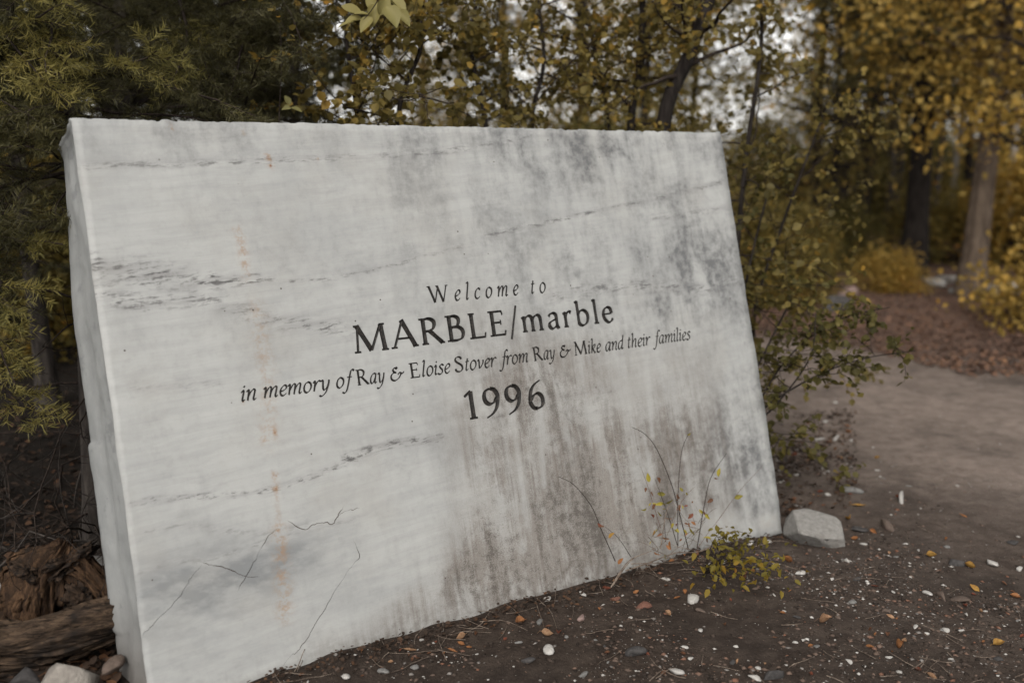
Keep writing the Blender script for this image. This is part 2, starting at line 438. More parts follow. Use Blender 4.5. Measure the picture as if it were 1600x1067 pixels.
tri[area < 0] = tri[area < 0][:, ::-1]
cen = F2[tri].mean(1)
cut = np.zeros(len(tri), bool)
order = np.argsort(cen[:, 0]); cx = cen[order, 0]
def in_tri(p, a, b, c):
    s1 = (b[0] - a[0]) * (p[:, 1] - a[1]) - (b[1] - a[1]) * (p[:, 0] - a[0])
    s2 = (c[0] - b[0]) * (p[:, 1] - b[1]) - (c[1] - b[1]) * (p[:, 0] - b[0])
    s3 = (a[0] - c[0]) * (p[:, 1] - c[1]) - (a[1] - c[1]) * (p[:, 0] - c[0])
    return ((s1 >= 0) & (s2 >= 0) & (s3 >= 0)) | ((s1 <= 0) & (s2 <= 0) & (s3 <= 0))
for q in quads:
    i0, i1 = np.searchsorted(cx, [q[:, 0].min(), q[:, 0].max()])
    k = order[i0:i1]; k = k[(cen[k, 1] >= q[:, 1].min()) & (cen[k, 1] <= q[:, 1].max())]
    if len(k):
        pk = cen[k]; cut[k] |= in_tri(pk, q[0], q[1], q[2]) | in_tri(pk, q[0], q[2], q[3])
near = (cen[:, 0] < .05) | (cen[:, 0] > SW - .05) | (cen[:, 1] < .05) | (cen[:, 1] > SH - .05)
k = np.where(near)[0]; inside = np.zeros(len(k), bool)
for (xa, ya), (xb, yb) in zip(outline, np.roll(outline, -1, 0)):
    m = (ya > cen[k, 1]) != (yb > cen[k, 1])
    if m.any():
        xi = xa + (cen[k, 1] - ya) * (xb - xa) / (yb - ya + 1e-15)
        inside ^= m & (cen[k, 0] < xi)
cut[k[~inside]] = True
tri = tri[~cut]
# boundary ring vertices = the outline points in the CDT output
nO = len(outline)
d2 = {}
key = lambda x, y: (round(x * 1e4), round(y * 1e4))
for i, (x, y) in enumerate(F2): d2[key(x, y)] = i
def find(p):
    k = key(*p)
    for dx in (0, 1, -1):
        for dy in (0, 1, -1):
            j = d2.get((k[0] + dx, k[1] + dy))
            if j is not None: return j
    return int(np.argmin(((F2 - p) ** 2).sum(1)))
ring0 = np.array([find(p) for p in outline])
zf = (fbm(F2[:, 0] * 5, F2[:, 1] * 5, 9, 3) - .45) * .004
V = [np.column_stack([F2, zf])]
nbase = len(F2)
# side rings: chamfer, then rough quarried sides back to the rear face
on = unit(np.roll(outline, -1, 0) - np.roll(outline, 1, 0)); on = np.stack([on[:, 1], -on[:, 0]], 1)
cum = np.concatenate([[0], np.cumsum(np.linalg.norm(np.diff(outline, axis=0), axis=1))])
isleft = np.zeros(nO); isleft[len(bot) + len(rgt) + len(top):] = 1
k9 = np.ones(9) / 9; isleft_s = np.convolve(np.r_[isleft[-4:], isleft, isleft[:4]], k9, 'valid')
depths = [.003, .008, .016] + list(np.linspace(.028, ST, 22))
rings = [ring0]; faces4 = []
rq_ = np.random.default_rng(88)
SCO = [(rq_.uniform(-.05, 1.5), rq_.uniform(.0, ST), rq_.uniform(.07, .26), rq_.uniform(.05, .15), rq_.uniform(.003, .012)) for _ in range(34)]
for di, dz in enumerate(depths):
    sc_ = np.zeros(nO)
    for ti, dd_, rt2, rd2, am in SCO:                   # conchoidal scoops broken out of the left end
        sc_ = np.maximum(sc_, am * np.clip(1.25 - ((outline[:, 1] - ti) / rt2) ** 2 - ((dz - dd_) / rd2) ** 2, 0, 1))
    scal = isleft_s * (.016 * sstep(0, ST, dz) - sc_ * min(1, dz / .03) * (1 - .9 * sstep(.60 * ST, .95 * ST, dz)) + .007 * (sstep(.70, .69, outline[:, 1]) - sstep(.20, .19, outline[:, 1])) * sstep(.5 * ST, ST, dz) - .030 * sstep(1.0, 1.5, outline[:, 1]) * dz / ST)
    off = (.004 - .003 * isleft_s) * min(1, dz / .008) * (.2 + vnoise(cum * 40, cum * 0, 73)) + (fbm(cum * 22, dz * 40 + cum * 0, 75, 4) - .45) * (.002 + .011 * (1 - isleft_s)) * min(1, dz / .05) + scal
    co = outline + on * off[:, None]
    V.append(np.column_stack([co, np.full(nO, -dz) + (vnoise(cum * 25, dz * 50 + cum * 0, 77) - .5) * .003]))
    rings.append(np.arange(nO) + nbase); nbase += nO
for r0, r1 in zip(rings[:-1], rings[1:]):
    a0, b0 = r0, np.roll(r0, -1); a1, b1 = r1, np.roll(r1, -1)
    faces4.append(np.stack([a0, a1, b1, b0], 1))
V.append(np.array([[SW / 2, SH / 2, -ST]])); ctr = nbase
back = np.stack([rings[-1], np.full(nO, ctr), np.roll(rings[-1], -1)], 1)
V = np.vstack(V)
slab_me = mesh_np('marble_slab', V, [tri, np.vstack(faces4), back])

# ---- stain masks on the face (real discolouration of the stone, each with its own shape)
S_, T_ = V[:, 0], V[:, 1]
def st_list(px): return np.array([slab_st(*p) for p in px])
def dist_poly(px, aspect=1.0, n=6):
    q = spline(st_list(px), n); best = np.full(len(S_), 9.0)
    for i in range(len(q) - 1):
        a, b = q[i], q[i + 1]; ab = b - a; L2 = ab @ ab + 1e-12
        k = np.clip(((S_ - a[0]) * ab[0] + (T_ - a[1]) * ab[1]) / L2, 0, 1)
        best = np.minimum(best, np.hypot(S_ - a[0] - k * ab[0], T_ - a[1] - k * ab[1]))
    return best
def line(px, sig, amp=1.0): return amp * np.exp(-(dist_poly(px) / sig) ** 2)
def blob(px, rx, ry, amp=1.0):
    c = slab_st(*px); return amp * np.exp(-((S_ - c[0]) / rx) ** 2 - ((T_ - c[1]) / ry) ** 2)
wv = S_ + .05 * (fbm(S_ * 3, T_ * 3, 21, 3) - .45)
vein = .10 + 0 * S_
for px, sg, am in [
    ([(145, 402), (200, 432), (260, 440), (330, 440), (400, 436)], .020, 1.0), ([(400, 436), (480, 440), (570, 425), (650, 405), (740, 380)], .007, .85),
    ([(150, 455), (240, 470), (340, 470), (420, 500), (540, 512)], .030, .75), ([(420, 495), (480, 510), (560, 515)], .014, .9), ([(150, 430), (230, 425), (330, 455)], .06, .65), ([(150, 415), (215, 425), (270, 437)], .022, 1.3), ([(150, 470), (200, 478), (235, 482)], .012, 1.0), ([(330, 430), (350, 440)], .012, 1.2),
    ([(125, 262), (200, 258), (330, 255), (480, 248), (540, 247), (700, 236), (830, 214)], .013, .75), ([(560, 232), (700, 215), (850, 208)], .02, .35),
    ([(760, 368), (900, 338), (980, 320), (1060, 303), (1132, 284)], .010, .85), ([(860, 462), (930, 452), (1000, 446), (1090, 452), (1160, 440)], .030, .75),
    ([(1020, 340), (1080, 335), (1140, 325)], .02, .6), ([(205, 786), (270, 778), (360, 773), (430, 763), (520, 732), (600, 700)], .009, 1.0),
    ([(540, 716), (600, 696), (640, 689), (690, 685)], .012, 1.5), ([(620, 694), (650, 688)], .012, .8), ([(180, 612), (260, 605), (340, 600)], .018, .5), ([(200, 622), (280, 600), (340, 578)], .01, .45),
    ([(200, 835), (300, 820), (440, 835), (560, 808)], .009, .55), ([(190, 905), (260, 880), (330, 872), (440, 838)], .012, .55), ([(690, 640), (760, 655), (850, 625), (960, 610)], .006, .6),
    ([(700, 800), (800, 790), (1000, 770)], .02, .25), ([(980, 470), (1050, 440), (1160, 470)], .05, .3), ([(330, 830), (420, 832), (480, 820)], .012, .5)]:
    vein = np.maximum(vein, line(px, sg, am))
brown = np.zeros(len(S_))
s0 = lambda x, y: slab_st(x, y)
# drips under the lettering, washing down to the foot of the slab
cs, ct = slab_st(800, 560)
for pxy, rx, ry, am in [((760, 610), .16, .15, .45), ((850, 610), .22, .16, .50), ((840, 720), .33, .22, .75), ((800, 870), .26, .14, 1.05), ((900, 850), .25, .15, 1.15), ((990, 800), .20, .13, .80), ((1010, 660), .22, .20, .45), ((660, 950), .26, .09, .50), ((1090, 640), .15, .22, .40), ((1050, 830), .16, .09, .55), ((870, 590), .30, .10, .30), ((960, 740), .25, .2, .35), ((560, 1010), .25, .05, .40), ((760, 500), .14, .05, .25), ((880, 545), .2, .05, .25), ((740, 760), .10, .25, .45), ((1120, 780), .14, .14, .6), ((1070, 720), .14, .2, .5)]:
    brown += blob(pxy, rx, ry, am)
brown *= sstep(.80, 1.04, wv + .10 * sstep(.5, .1, T_) + .35 * sstep(.22, .05, T_))
brown *= .70 + .65 * fbm(S_ * 5, T_ * 2.2, 33, 3)
grey = .42 * fbm(S_ * 2.2, T_ * 1.6, 44, 3) + .60 * sstep(.65, 1.15, wv) * sstep(.55, .9, T_) * (fbm(S_ * 3, T_ * 2, 41, 3) * 1.4)
grey += blob((1090, 400), .25, .16, .70) + blob((1060, 480), .2, .08, .45) + blob((1140, 740), .24, .22, 1.7) + blob((1180, 650), .10, .25, .7) + blob((1040, 720), .12, .2, .3) + blob((1190, 560), .08, .3, .35) + blob((860, 260), .20, .10, .25) + blob((640, 300), .1, .14, .25) + blob((1000, 240), .25, .10, .35)
grey += .50 * sstep(SH - .16, SH - .02, T_) * (.3 + fbm(S_ * 7, T_ * .8, 43, 3) * 1.3)
rust = line([(372, 358), (380, 395), (386, 432)], .012, .9) + line([(400, 480), (410, 540), (418, 600), (420, 690)], .022, .55) + line([(436, 830), (442, 900), (446, 960)], .020, .9) + line([(430, 740), (436, 830)], .006, .5)
for p, r in [((418, 246), .0075), ((424, 260), .0075), ((266, 200), .006), ((381, 206), .004), ((430, 742), .007), ((430, 763), .007), ((428, 676), .006), ((412, 682), .006), ((425, 668), .004), ((497, 248), .004), ((380, 628), .004)]:
    rust = np.maximum(rust, 2.2 * np.exp(-(((S_ - slab_st(*p)[0]) ** 2 + (T_ - slab_st(*p)[1]) ** 2) / r ** 2)))
cloud = blob((370, 900), .22, .10, .9) + blob((260, 930), .16, .10, .7) + blob((470, 870), .14, .05, .6) + blob((300, 1040), .25, .06, .4) + blob((150, 230), .1, .12, .35) + blob((560, 930), .12, .05, .3)
grime = sstep(.13, .0, T_ + .08 * (fbm(S_ * 7, T_ * 3, 51, 3) - .45)) * (.25 + .75 * sstep(.25, .9, S_)) * sstep(2.1, 1.7, S_)
pale = blob((1120, 820), .10, .06, .9) + blob((1200, 815), .06, .03, .9) + blob((1060, 830), .08, .04, .6)
brown *= 1 - np.clip(pale, 0, 1); grey *= 1 - np.clip(pale, 0, 1)
# light clean runs through the dark wash
for px in ([(800, 640), (815, 760), (822, 860)], [(845, 640), (850, 760)], [(745, 560), (752, 640)], [(1010, 560), (1020, 680)]):
    brown *= 1 - line(px, .012, .6)
side = np.zeros(len(V)); side[len(F2):] = 1
def set_col(me, name, r, g, b):
    a = me.attributes.new(name, 'FLOAT_COLOR', 'POINT')
    c = np.ones((len(V), 4), np.float32); c[:, 0] = np.clip(r, 0, 3); c[:, 1] = np.clip(g, 0, 3); c[:, 2] = np.clip(b, 0, 3)
    a.data.foreach_set('color', c.ravel())
set_col(slab_me, 'stain_a', vein, brown, grey)
set_col(slab_me, 'stain_b', rust, cloud, grime)
set_col(slab_me, 'stain_c', pale, side, sstep(.35, .0, T_) * side)

t = NT('weathered_marble')
o = t.coord('Object')
A = t.sep(t.attr('stain_a')); B = t.sep(t.attr('stain_b')); C = t.sep(t.attr('stain_c'))
tilt = t.mapv(o, (1, 1, 1), (0, 0, R(-4)))
warp = t.noise(o, 7, 3, .6, color=True)
wvec = t.new('ShaderNodeVectorMath', operation='MULTIPLY_ADD'); t.put(wvec.inputs[0], warp); wvec.inputs[1].default_value = (.05, .03, 0); t.put(wvec.inputs[2], tilt)
wv_ = wvec.outputs[0]
n_band = t.noise(t.mapv(wv_, (4, 34, 4)), 1, 6, .65)
n_line = t.noise(t.mapv(wv_, (16, 95, 10)), 1, 5, .7)
n_fine = t.noise(o, 260, 3, .7)
n_mid = t.noise(o, 38, 4, .65)
n_big = t.noise(o, 2.6, 3, .5)
st1 = t.noise(t.mapv(o, (42, 2.6, 10)), 1, 5, .62)
st2 = t.noise(t.mapv(wv_, (13, 1.7, 10)), 1, 4, .6)
base = t.mix(t.ss(n_band, .30, .75), (.415, .419, .410), (.362, .368, .363))
base = t.mix(t.math('MULTIPLY', t.ss(n_big, .45, .7), .4), base, (0.309, 0.316, 0.316))
base = t.mix(t.math('MULTIPLY', B[1], t.math('ADD', .35, t.math('MULTIPLY', t.ss(t.noise(t.mapv(o, (9, 20, 9), (0, 0, R(25))), 1, 5, .6), .35, .65), .65)), True), base, (0.201, 0.209, 0.214))
# veins: smoky band + broken dark lines
smoky = t.math('MULTIPLY', A[0], t.ss(n_band, .36, .68), True)
base = t.mix(t.math('MULTIPLY', smoky, .55), base, (0.209, 0.202, 0.202))
dark = t.math('MULTIPLY', t.ss(A[0], .22, .95), t.ss(t.math('MULTIPLY', n_line, t.math('ADD', .62, t.math('MULTIPLY', n_mid, .8))), .50, .66), True)
base = t.mix(t.math('MULTIPLY', dark, 1.0), base, (0.077, 0.074, 0.074))
hair = t.math('MULTIPLY', t.ss(t.noise(t.mapv(wv_, (5, 60, 5)), 1, 7, .72), .64, .72), t.math('ADD', .12, t.math('MULTIPLY', A[0], .6)))
base = t.mix(hair, base, (0.232, 0.216, 0.209))
spots = t.math('MULTIPLY', t.ss(A[0], .25, 1.0), t.ss(t.noise(t.mapv(wv_, (26, 60, 20)), 1, 4, .7), .58, .70), True)
base = t.mix(t.math('MULTIPLY', spots, .75), base, (0.089, 0.084, 0.085))
base = t.mix(t.math('MULTIPLY', t.ss(t.noise(t.mapv(tilt, (5, 330, 5)), 1, 2, .5), .5, .75), .13), base, (0.216, 0.213, 0.205))
base = t.mix(t.math('MULTIPLY', t.ss(n_mid, .5, .75), .16), base, (0.224, 0.222, 0.213))
base = t.mix(t.math('MULTIPLY', t.ss(t.noise(o, 3.5, 4, .6), .45, .68), .30), base, (0.316, 0.305, 0.282))
base = t.mix(t.math('MULTIPLY', t.ss(n_fine, .52, .78), .14), base, (0.184, 0.179, 0.170))
base = t.mix(t.math('MULTIPLY', t.ss(t.noise(t.mapv(wv_, (9, 3.2, 9)), 1, 6, .7), .50, .70), .26), base, (0.248, 0.253, 0.250))
# grey soot runs
cl1 = t.noise(t.mapv(wv_, (7, 5, 7)), 1, 6, .68)
g = t.math('MULTIPLY', A[2], t.math('ADD', t.math('MULTIPLY', t.ss(cl1, .40, .66), .70), t.math('ADD', t.math('MULTIPLY', t.ss(st2, .38, .68), .38), t.math('MULTIPLY', t.ss(st1, .42, .7), .16))), True)
g = t.math('MULTIPLY', g, t.math('ADD', .55, t.math('MULTIPLY', t.ss(n_mid, .3, .7), .6)), True)
base = t.mix(t.math('MULTIPLY', g, .95), base, (0.120, 0.122, 0.125))
# brown wash
b1 = t.math('MULTIPLY', A[1], t.math('ADD', .30, t.math('ADD', t.math('MULTIPLY', t.math('MULTIPLY', t.ss(st1, .38, .66), t.ss(cl1, .35, .6)), .60), t.math('ADD', t.math('MULTIPLY', t.ss(st2, .36, .68), .42), t.math('MULTIPLY', t.ss(cl1, .42, .68), .32)))), True)
b1 = t.math('MULTIPLY', b1, t.math('ADD', .62, t.math('MULTIPLY', t.ss(n_fine, .3, .7), .55)), True)
base = t.mix(t.math('MULTIPLY', b1, .74), base, (0.147, 0.120, 0.099))
st3 = t.noise(t.mapv(o, (105, 3.2, 10)), 1, 4, .6)
b3 = t.math('MULTIPLY', t.ss(A[1], .25, 1.0), t.math('MULTIPLY', t.ss(st3, .54, .63), t.ss(cl1, .38, .55)), True)
base = t.mix(t.math('MULTIPLY', b3, .42), base, (.115, .096, .083))
b2 = t.math('MULTIPLY', t.ss(A[1], .45, 1.35), t.ss(t.math('ADD', t.math('MULTIPLY', st2, .48), t.math('ADD', t.math('MULTIPLY', n_mid, .32), t.math('MULTIPLY', n_fine, .28))), .50, .64), True)
base = t.mix(t.math('MULTIPLY', b2, .66), base, (0.046, 0.038, 0.031))
gr = t.math('MULTIPLY', B[2], t.ss(t.math('ADD', t.math('MULTIPLY', n_mid, .6), t.math('MULTIPLY', st1, .5)), .42, .68), True)
base = t.mix(t.math('MULTIPLY', gr, .7), base, (0.093, 0.077, 0.065))
base = t.mix(t.math('MULTIPLY', t.math('MULTIPLY', C[0], t.ss(n_mid, .3, .6), True), .7), base, (0.348, 0.332, 0.309))
ru = t.math('MULTIPLY', B[0], t.ss(t.math('ADD', t.math('MULTIPLY', n_mid, .7), t.math('MULTIPLY', t.noise(o, 110, 3, .6), .4)), .47, .68), True)
ru2 = t.ss(B[0], 1.0, 1.9)
base = t.mix(t.math('MULTIPLY', t.math('MAXIMUM', ru, t.math('MULTIPLY', ru2, .8)), .75), base, (0.293, 0.181, 0.100))
base = t.mix(ru2, base, (0.186, 0.077, 0.042))
# little dark pits
pit = t.math('MULTIPLY', t.ss(t.vor(o, 17), .055, .03), t.ss(t.vor(o, 17, out='Color'), .55, .6), True)
base = t.mix(pit, base, (0.077, 0.062, 0.054))
# broken sides: greyer, dirtier at the foot
sd = t.mix(t.ss(t.noise(t.mapv(o, (20, 9, 14)), 1, 6, .65), .35, .7), (0.293, 0.299, 0.297), (0.239, 0.246, 0.246))
sd = t.mix(t.math('MULTIPLY', t.ss(t.noise(t.mapv(o, (6, 14, 9), (0, 0, R(40))), 1, 6, .7), .56, .66), .5), sd, (0.147, 0.151, 0.155))
sd = t.mix(t.math('MULTIPLY', C[2], .85), sd, (0.123, 0.109, 0.097))
base = t.mix(C[1], base, sd)
t.bump(t.noise(o, 70, 4, .75), .20, .004)
t.fin(base, t.math('ADD', .46, t.math('MULTIPLY', n_mid, .25)), .35)
M_MARBLE = t.m

slab = obj('marble_sign', slab_me, M_MARBLE, kind='thing')
slab.matrix_world = Matrix(((SU[0], SV[0], SN[0], SBL[0]), (SU[1], SV[1], SN[1], SBL[1]), (SU[2], SV[2], SN[2], SBL[2]), (0, 0, 0, 1)))
slab['label'] = 'leaning white marble slab carved with a welcome inscription and stained by brown drips'
slab['category'] = 'stone sign'

# ---- V-cut, dark-painted grooves of every letter; each letter is a part of the slab
t = NT('black_letter_paint')
o = t.coord('Object')
n = t.noise(o, 150, 4, .7)
t.fin(t.mix(t.ss(n, .42, .72), (.005, .0045, .004), (.045, .036, .030)), .6, .3)
M_PAINT = t.m
t = NT('crack_grime'); t.fin((.085, .058, .046), .9, .1); M_CRACK = t.m
def groove_mesh(name, ribs, depth_k, zo):
    g = Geo()
    for c, h in ribs:
        l, r = ribbon_outline(c, h * 1.01)
        n = len(c)
        z = np.full((n, 1), zo); zc = (zo - np.minimum(h * depth_k, .007))[:, None]
        g.add(np.vstack([np.hstack([l, z]), np.hstack([c, zc]), np.hstack([r, z])]),
              np.vstack([[[i, i + n, i + n + 1, i + 1], [i + n, i + 2 * n, i + 2 * n + 1, i + n + 1]] for i in range(n - 1)]))
        for e in (0, n - 1):
            g.add(np.vstack([np.hstack([l[e], zo]), np.hstack([c[e], zc[e]]), np.hstack([r[e], zo])]), [[0, 1, 2]] if e == 0 else [[2, 1, 0]])
    return g.mesh(name)
for ch, rbs in letters:
    lo = obj('letter', groove_mesh('letter', rbs, 1.1, -.0022), M_PAINT, slab)
for rb in crack_rib:
    obj('crack', groove_mesh('crack', [rb], 2.0, -.0022), M_CRACK, slab)
# ================================================================ GROUND AND ROAD
def gz(x, y):
    """ground height"""
    x = np.asarray(x, float); y = np.asarray(y, float)
    h = .020 + (fbm(x * .9, y * .9, 101, 3) - .45) * .06 + (fbm(x * 5, y * 5, 103, 3) - .45) * .022
    # distance behind the slab's line
    db = (x - SBL[0]) * -SNH[0] + (y - SBL[1]) * -SNH[1]
    along = (x - SBL[0]) * SU[0] + (y - SBL[1]) * SU[1]
    h = h + .03 * np.exp(-(db / .10) ** 2) * sstep(0, .3, along) * sstep(2.3, 2.0, along) * (vnoise(x * 9, y * 9, 107))
    h = h - .035 * np.exp(-((along - 2.25) / .25) ** 2 - (db / .3) ** 2)
    h = h + .10 * sstep(.6, 3.0, db) * sstep(2.4, 1.4, along)           # forest floor behind
    h = h + .25 * sstep(9, 16, y) * fbm(x * .25, y * .25, 111, 3)
    return h
def axis(lo, flo, fhi, hi, fine, g):
    a = list(np.arange(flo, fhi, fine)); s = fine; x = fhi
    while x < hi: a.append(x); s *= g; x += s
    s = fine; x = flo; b = []
    while x > lo: s *= g; x -= s; b.append(x)
    return np.array(b[::-1] + a)
xs = axis(-150, -1.7, 2.6, 150, .022, 1.06); ys = axis(-30, 1.75, 4.6, 260, .022, 1.045)
GX, GY = np.meshgrid(xs, ys)
GZ = gz(GX, GY)
# road: an earth track swinging from the lower right round behind the slab's far end
ROAD = np.array([on_ground(x, y)[:2] for x, y in ((2600, 740), (1850, 722), (1600, 690), (1450, 655), (1330, 620), (1220, 588), (1100, 562), (900, 530))])
rq = spline(ROAD, 10)
def road_dist(x, y):
    best = np.full(np.shape(x), 99.0)
    for i in range(len(rq) - 1):
        a, b = rq[i], rq[i + 1]; ab = b - a
        k = np.clip(((x - a[0]) * ab[0] + (y - a[1]) * ab[1]) / (ab @ ab), 0, 1)
        best = np.minimum(best, np.hypot(x - a[0] - k * ab[0], y - a[1] - k * ab[1]))
    return best
RD = road_dist(GX, GY) + .5 * (fbm(GX * 1.1, GY * 1.1, 121, 4) - .45)
roadness = sstep(1.55, .65, RD)
GZ = GZ * (1 - .5 * roadness) + .004 * roadness
ny, nx = GX.shape
idx = np.arange(ny * nx).reshape(ny, nx)
Q = np.stack([idx[:-1, :-1], idx[:-1, 1:], idx[1:, 1:], idx[1:, :-1]], -1).reshape(-1, 4)
GV = np.column_stack([GX.ravel(), GY.ravel(), GZ.ravel()])
fr = roadness.ravel()[Q].mean(1)
litter = np.clip(sstep(5.6, 7.5, GY) * (1 - roadness) + .0, 0, 1).ravel()
litter = np.maximum(litter, .0 * (sstep(.3, .9, (GX - SBL[0]) * -SNH[0] + (GY - SBL[1]) * -SNH[1]) * sstep(.9, .2, GX) * (1 - roadness)).ravel())
floor_shade = (sstep(.25, .7, (GX - SBL[0]) * -SNH[0] + (GY - SBL[1]) * -SNH[1]) * sstep(.9, .2, GX) * (1 - roadness)).ravel()  # shade of the wood behind the slab, painted into the soil colour
t = NT('earth')
o = t.coord('Object')
at_ = t.sep(t.attr('soil'))
n1 = t.noise(o, 1.7, 4); n2 = t.noise(o, 16, 5, .65); n3 = t.noise(o, 120, 4, .7)
soil = t.mix(t.ss(n2, .35, .68), (.029, .0205, .016), (.060, .045, .036))
soil = t.mix(t.math('MULTIPLY', t.ss(n3, .5, .75), .5), soil, (.080, .064, .055))
road_c = t.mix(t.ss(n2, .3, .7), (.20, .157, .134), (.285, .232, .200))
road_c = t.mix(t.math('MULTIPLY', t.ss(n3, .5, .72), .5), road_c, (.36, .305, .27))
lit = t.mix(t.ss(n2, .35, .65), (.17, .105, .078), (.10, .064, .050))
road_c = t.mix(t.math('MULTIPLY', t.ss(t.noise(o, 4.5, 6, .72), .46, .66), .55), road_c, (.105, .085, .074))
c = t.mix(at_[0], soil, road_c)
c = t.mix(at_[1], c, lit)
c = t.mix(at_[2], c, t.mix(t.ss(n2, .35, .68), (.011, .009, .0075), (.024, .018, .014)))  # near-black soil tone stands in for shade on the forest floor
c = t.mix(t.math('MULTIPLY', t.ss(n1, .45, .7), .35), c, (.03, .025, .022))
spk = t.math('MULTIPLY', t.ss(t.vor(o, 90), .16, .10), t.ss(t.math('ADD', t.sep(t.vor(o, 90, out='Color'))[0], t.math('MULTIPLY', t.noise(o, 2.2, 3), .35)), .97, 1.0), True)
c = t.mix(t.math('MULTIPLY', spk, .85), c, (.34, .315, .29))
t.bump(t.noise(o, 45, 5, .75), .8, .02)
t.fin(c, .95, .15)
M_EARTH = t.m
def terrain(name, sel):
    used = np.unique(Q[sel]); remap = np.full(len(GV), -1); remap[used] = np.arange(len(used))
    me = mesh_np(name, GV[used], remap[Q[sel]], True)
    a = me.attributes.new('soil', 'FLOAT_COLOR', 'POINT')
    c = np.zeros((len(used), 4), np.float32); c[:, 0] = np.clip(.55 * roadness + .45 * sstep(3.2, .5, RD) * (.6 + .8 * (fbm(GX * 2.2, GY * 2.2, 131, 4) - .2)), 0, 1).ravel()[used]; c[:, 1] = litter[used]; c[:, 2] = floor_shade[used]; c[:, 3] = 1
    a.data.foreach_set('color', c.ravel())
    return obj(name, me, M_EARTH, kind='structure')
terrain('ground', fr < .5)
terrain('road', fr >= .5)
def gpt(px, py):                     # photo pixel -> point on the ground surface
    p = on_ground(px, py, .02)
    for _ in range(4):
        d = ray(px, py); z = float(gz(p[0], p[1])); z = z * (1 - .5 * float(sstep(1.55, .65, road_dist(p[0], p[1])))); p = CAM + d * ((z - CAM[2]) / d[2])
    return p
# ================================================================ VEGETATION
def rnd(n, lo=0., hi=1., r=None): return (r or rng).uniform(lo, hi, n)
def rdir(r, n=1):
    v = r.normal(size=(n, 3)); return unit(v)
M_BARK_DARK = bark_mat('dark_bark', (.013, .010, .009), (.036, .030, .026), 40)
M_BARK_BROWN = bark_mat('brown_bark', (.075, .055, .042), (.19, .145, .11), 22)
M_BARK_GREY = bark_mat('grey_bark', (.026, .022, .020), (.075, .064, .057), 34)
M_BARK_PALE = bark_mat('pale_bark', (.16, .145, .13), (.34, .31, .28), 12)
M_TWIG = bark_mat('twig_bark', (.018, .013, .011), (.050, .038, .031), 60, 1, .2)
M_TWIG_PALE = bark_mat('pale_twig_bark', (.10, .075, .06), (.26, .21, .17), 60, 1, .2)
M_LEAF_OLIVE = leaf_mat('olive_leaves', [(0, (.070, .059, .020)), (.45, (.170, .136, .044)), (.75, (.28, .21, .058)), (.92, (.41, .24, .045)), (1, (.46, .18, .028))])
M_LEAF_DARK = leaf_mat('dark_olive_leaves', [(0, (.055, .052, .018)), (.5, (.12, .105, .034)), (.85, (.20, .160, .045)), (1, (.32, .18, .03))])
M_LEAF_GOLD = leaf_mat('golden_leaves', [(0, (.21, .150, .042)), (.5, (.39, .268, .070)), (.85, (.56, .345, .070)), (1, (.60, .26, .04))], patch=.6)
M_LEAF_PALE = leaf_mat('pale_green_leaves', [(0, (.13, .125, .045)), (.6, (.22, .20, .075)), (1, (.30, .24, .08))], trans=.3)
M_LEAF_YG = leaf_mat('yellow_green_leaves', [(0, (.095, .080, .018)), (.55, (.20, .160, .030)), (.85, (.30, .20, .03)), (1, (.26, .09, .03))])
M_NEEDLE = leaf_mat('fir_needles', [(0, (.030, .029, .014)), (.5, (.060, .055, .022)), (1, (.115, .10, .036))], .5, .15, 2.5)
M_NEEDLE_TIP = leaf_mat('young_fir_needles', [(0, (.095, .088, .028)), (.6, (.20, .172, .050)), (1, (.30, .24, .07))], .5, .2, 3)
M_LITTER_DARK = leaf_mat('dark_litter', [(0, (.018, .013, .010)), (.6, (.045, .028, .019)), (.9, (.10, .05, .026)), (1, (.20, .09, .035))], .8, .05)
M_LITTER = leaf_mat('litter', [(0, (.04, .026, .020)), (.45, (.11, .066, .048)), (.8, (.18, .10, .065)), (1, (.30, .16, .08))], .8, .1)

def curve3(p0, d0, L, n, r, wob=.25, grav=0.):
    p = [np.array(p0, float)]; d = unit(np.array(d0, float)); s = L / n
    for i in range(n):
        d = unit(d + r.normal(size=3) * wob * .35 + np.array([0, 0, grav]) / n)
        p.append(p[-1] + d * s)
    return np.array(p)

# ---------------- conifers
def needle_twig(P0, P1, r, per_m=420, nl=.032, spread=.9):
    """needles around the twig P0->P1: returns verts, faces"""
    ax = P1 - P0; L = np.linalg.norm(ax); ax = ax / L
    n = max(10, int(L * per_m)); t = r.uniform(.02, 1, n)
    a = unit(np.cross(ax, r.normal(size=3))); b = np.cross(ax, a)
    ph = r.uniform(0, 2 * np.pi, n)
    rad = np.cos(ph)[:, None] * a + np.sin(ph)[:, None] * b
    d = unit(rad * spread + ax * r.uniform(.55, 1.0, n)[:, None] + np.array([0, 0, .12]))
    B = P0 + ax * L * t[:, None]
    l = nl * r.uniform(.7, 1.15, n)[:, None] * (1 - .25 * t[:, None])
    s = unit(np.cross(d, r.normal(size=(n, 3)))) * .0011
    V = np.stack([B - s, B + s, B + d * l + s * .3, B + d * l - s * .3], 1).reshape(-1, 3)
    return V, np.arange(n * 4).reshape(-1, 4)
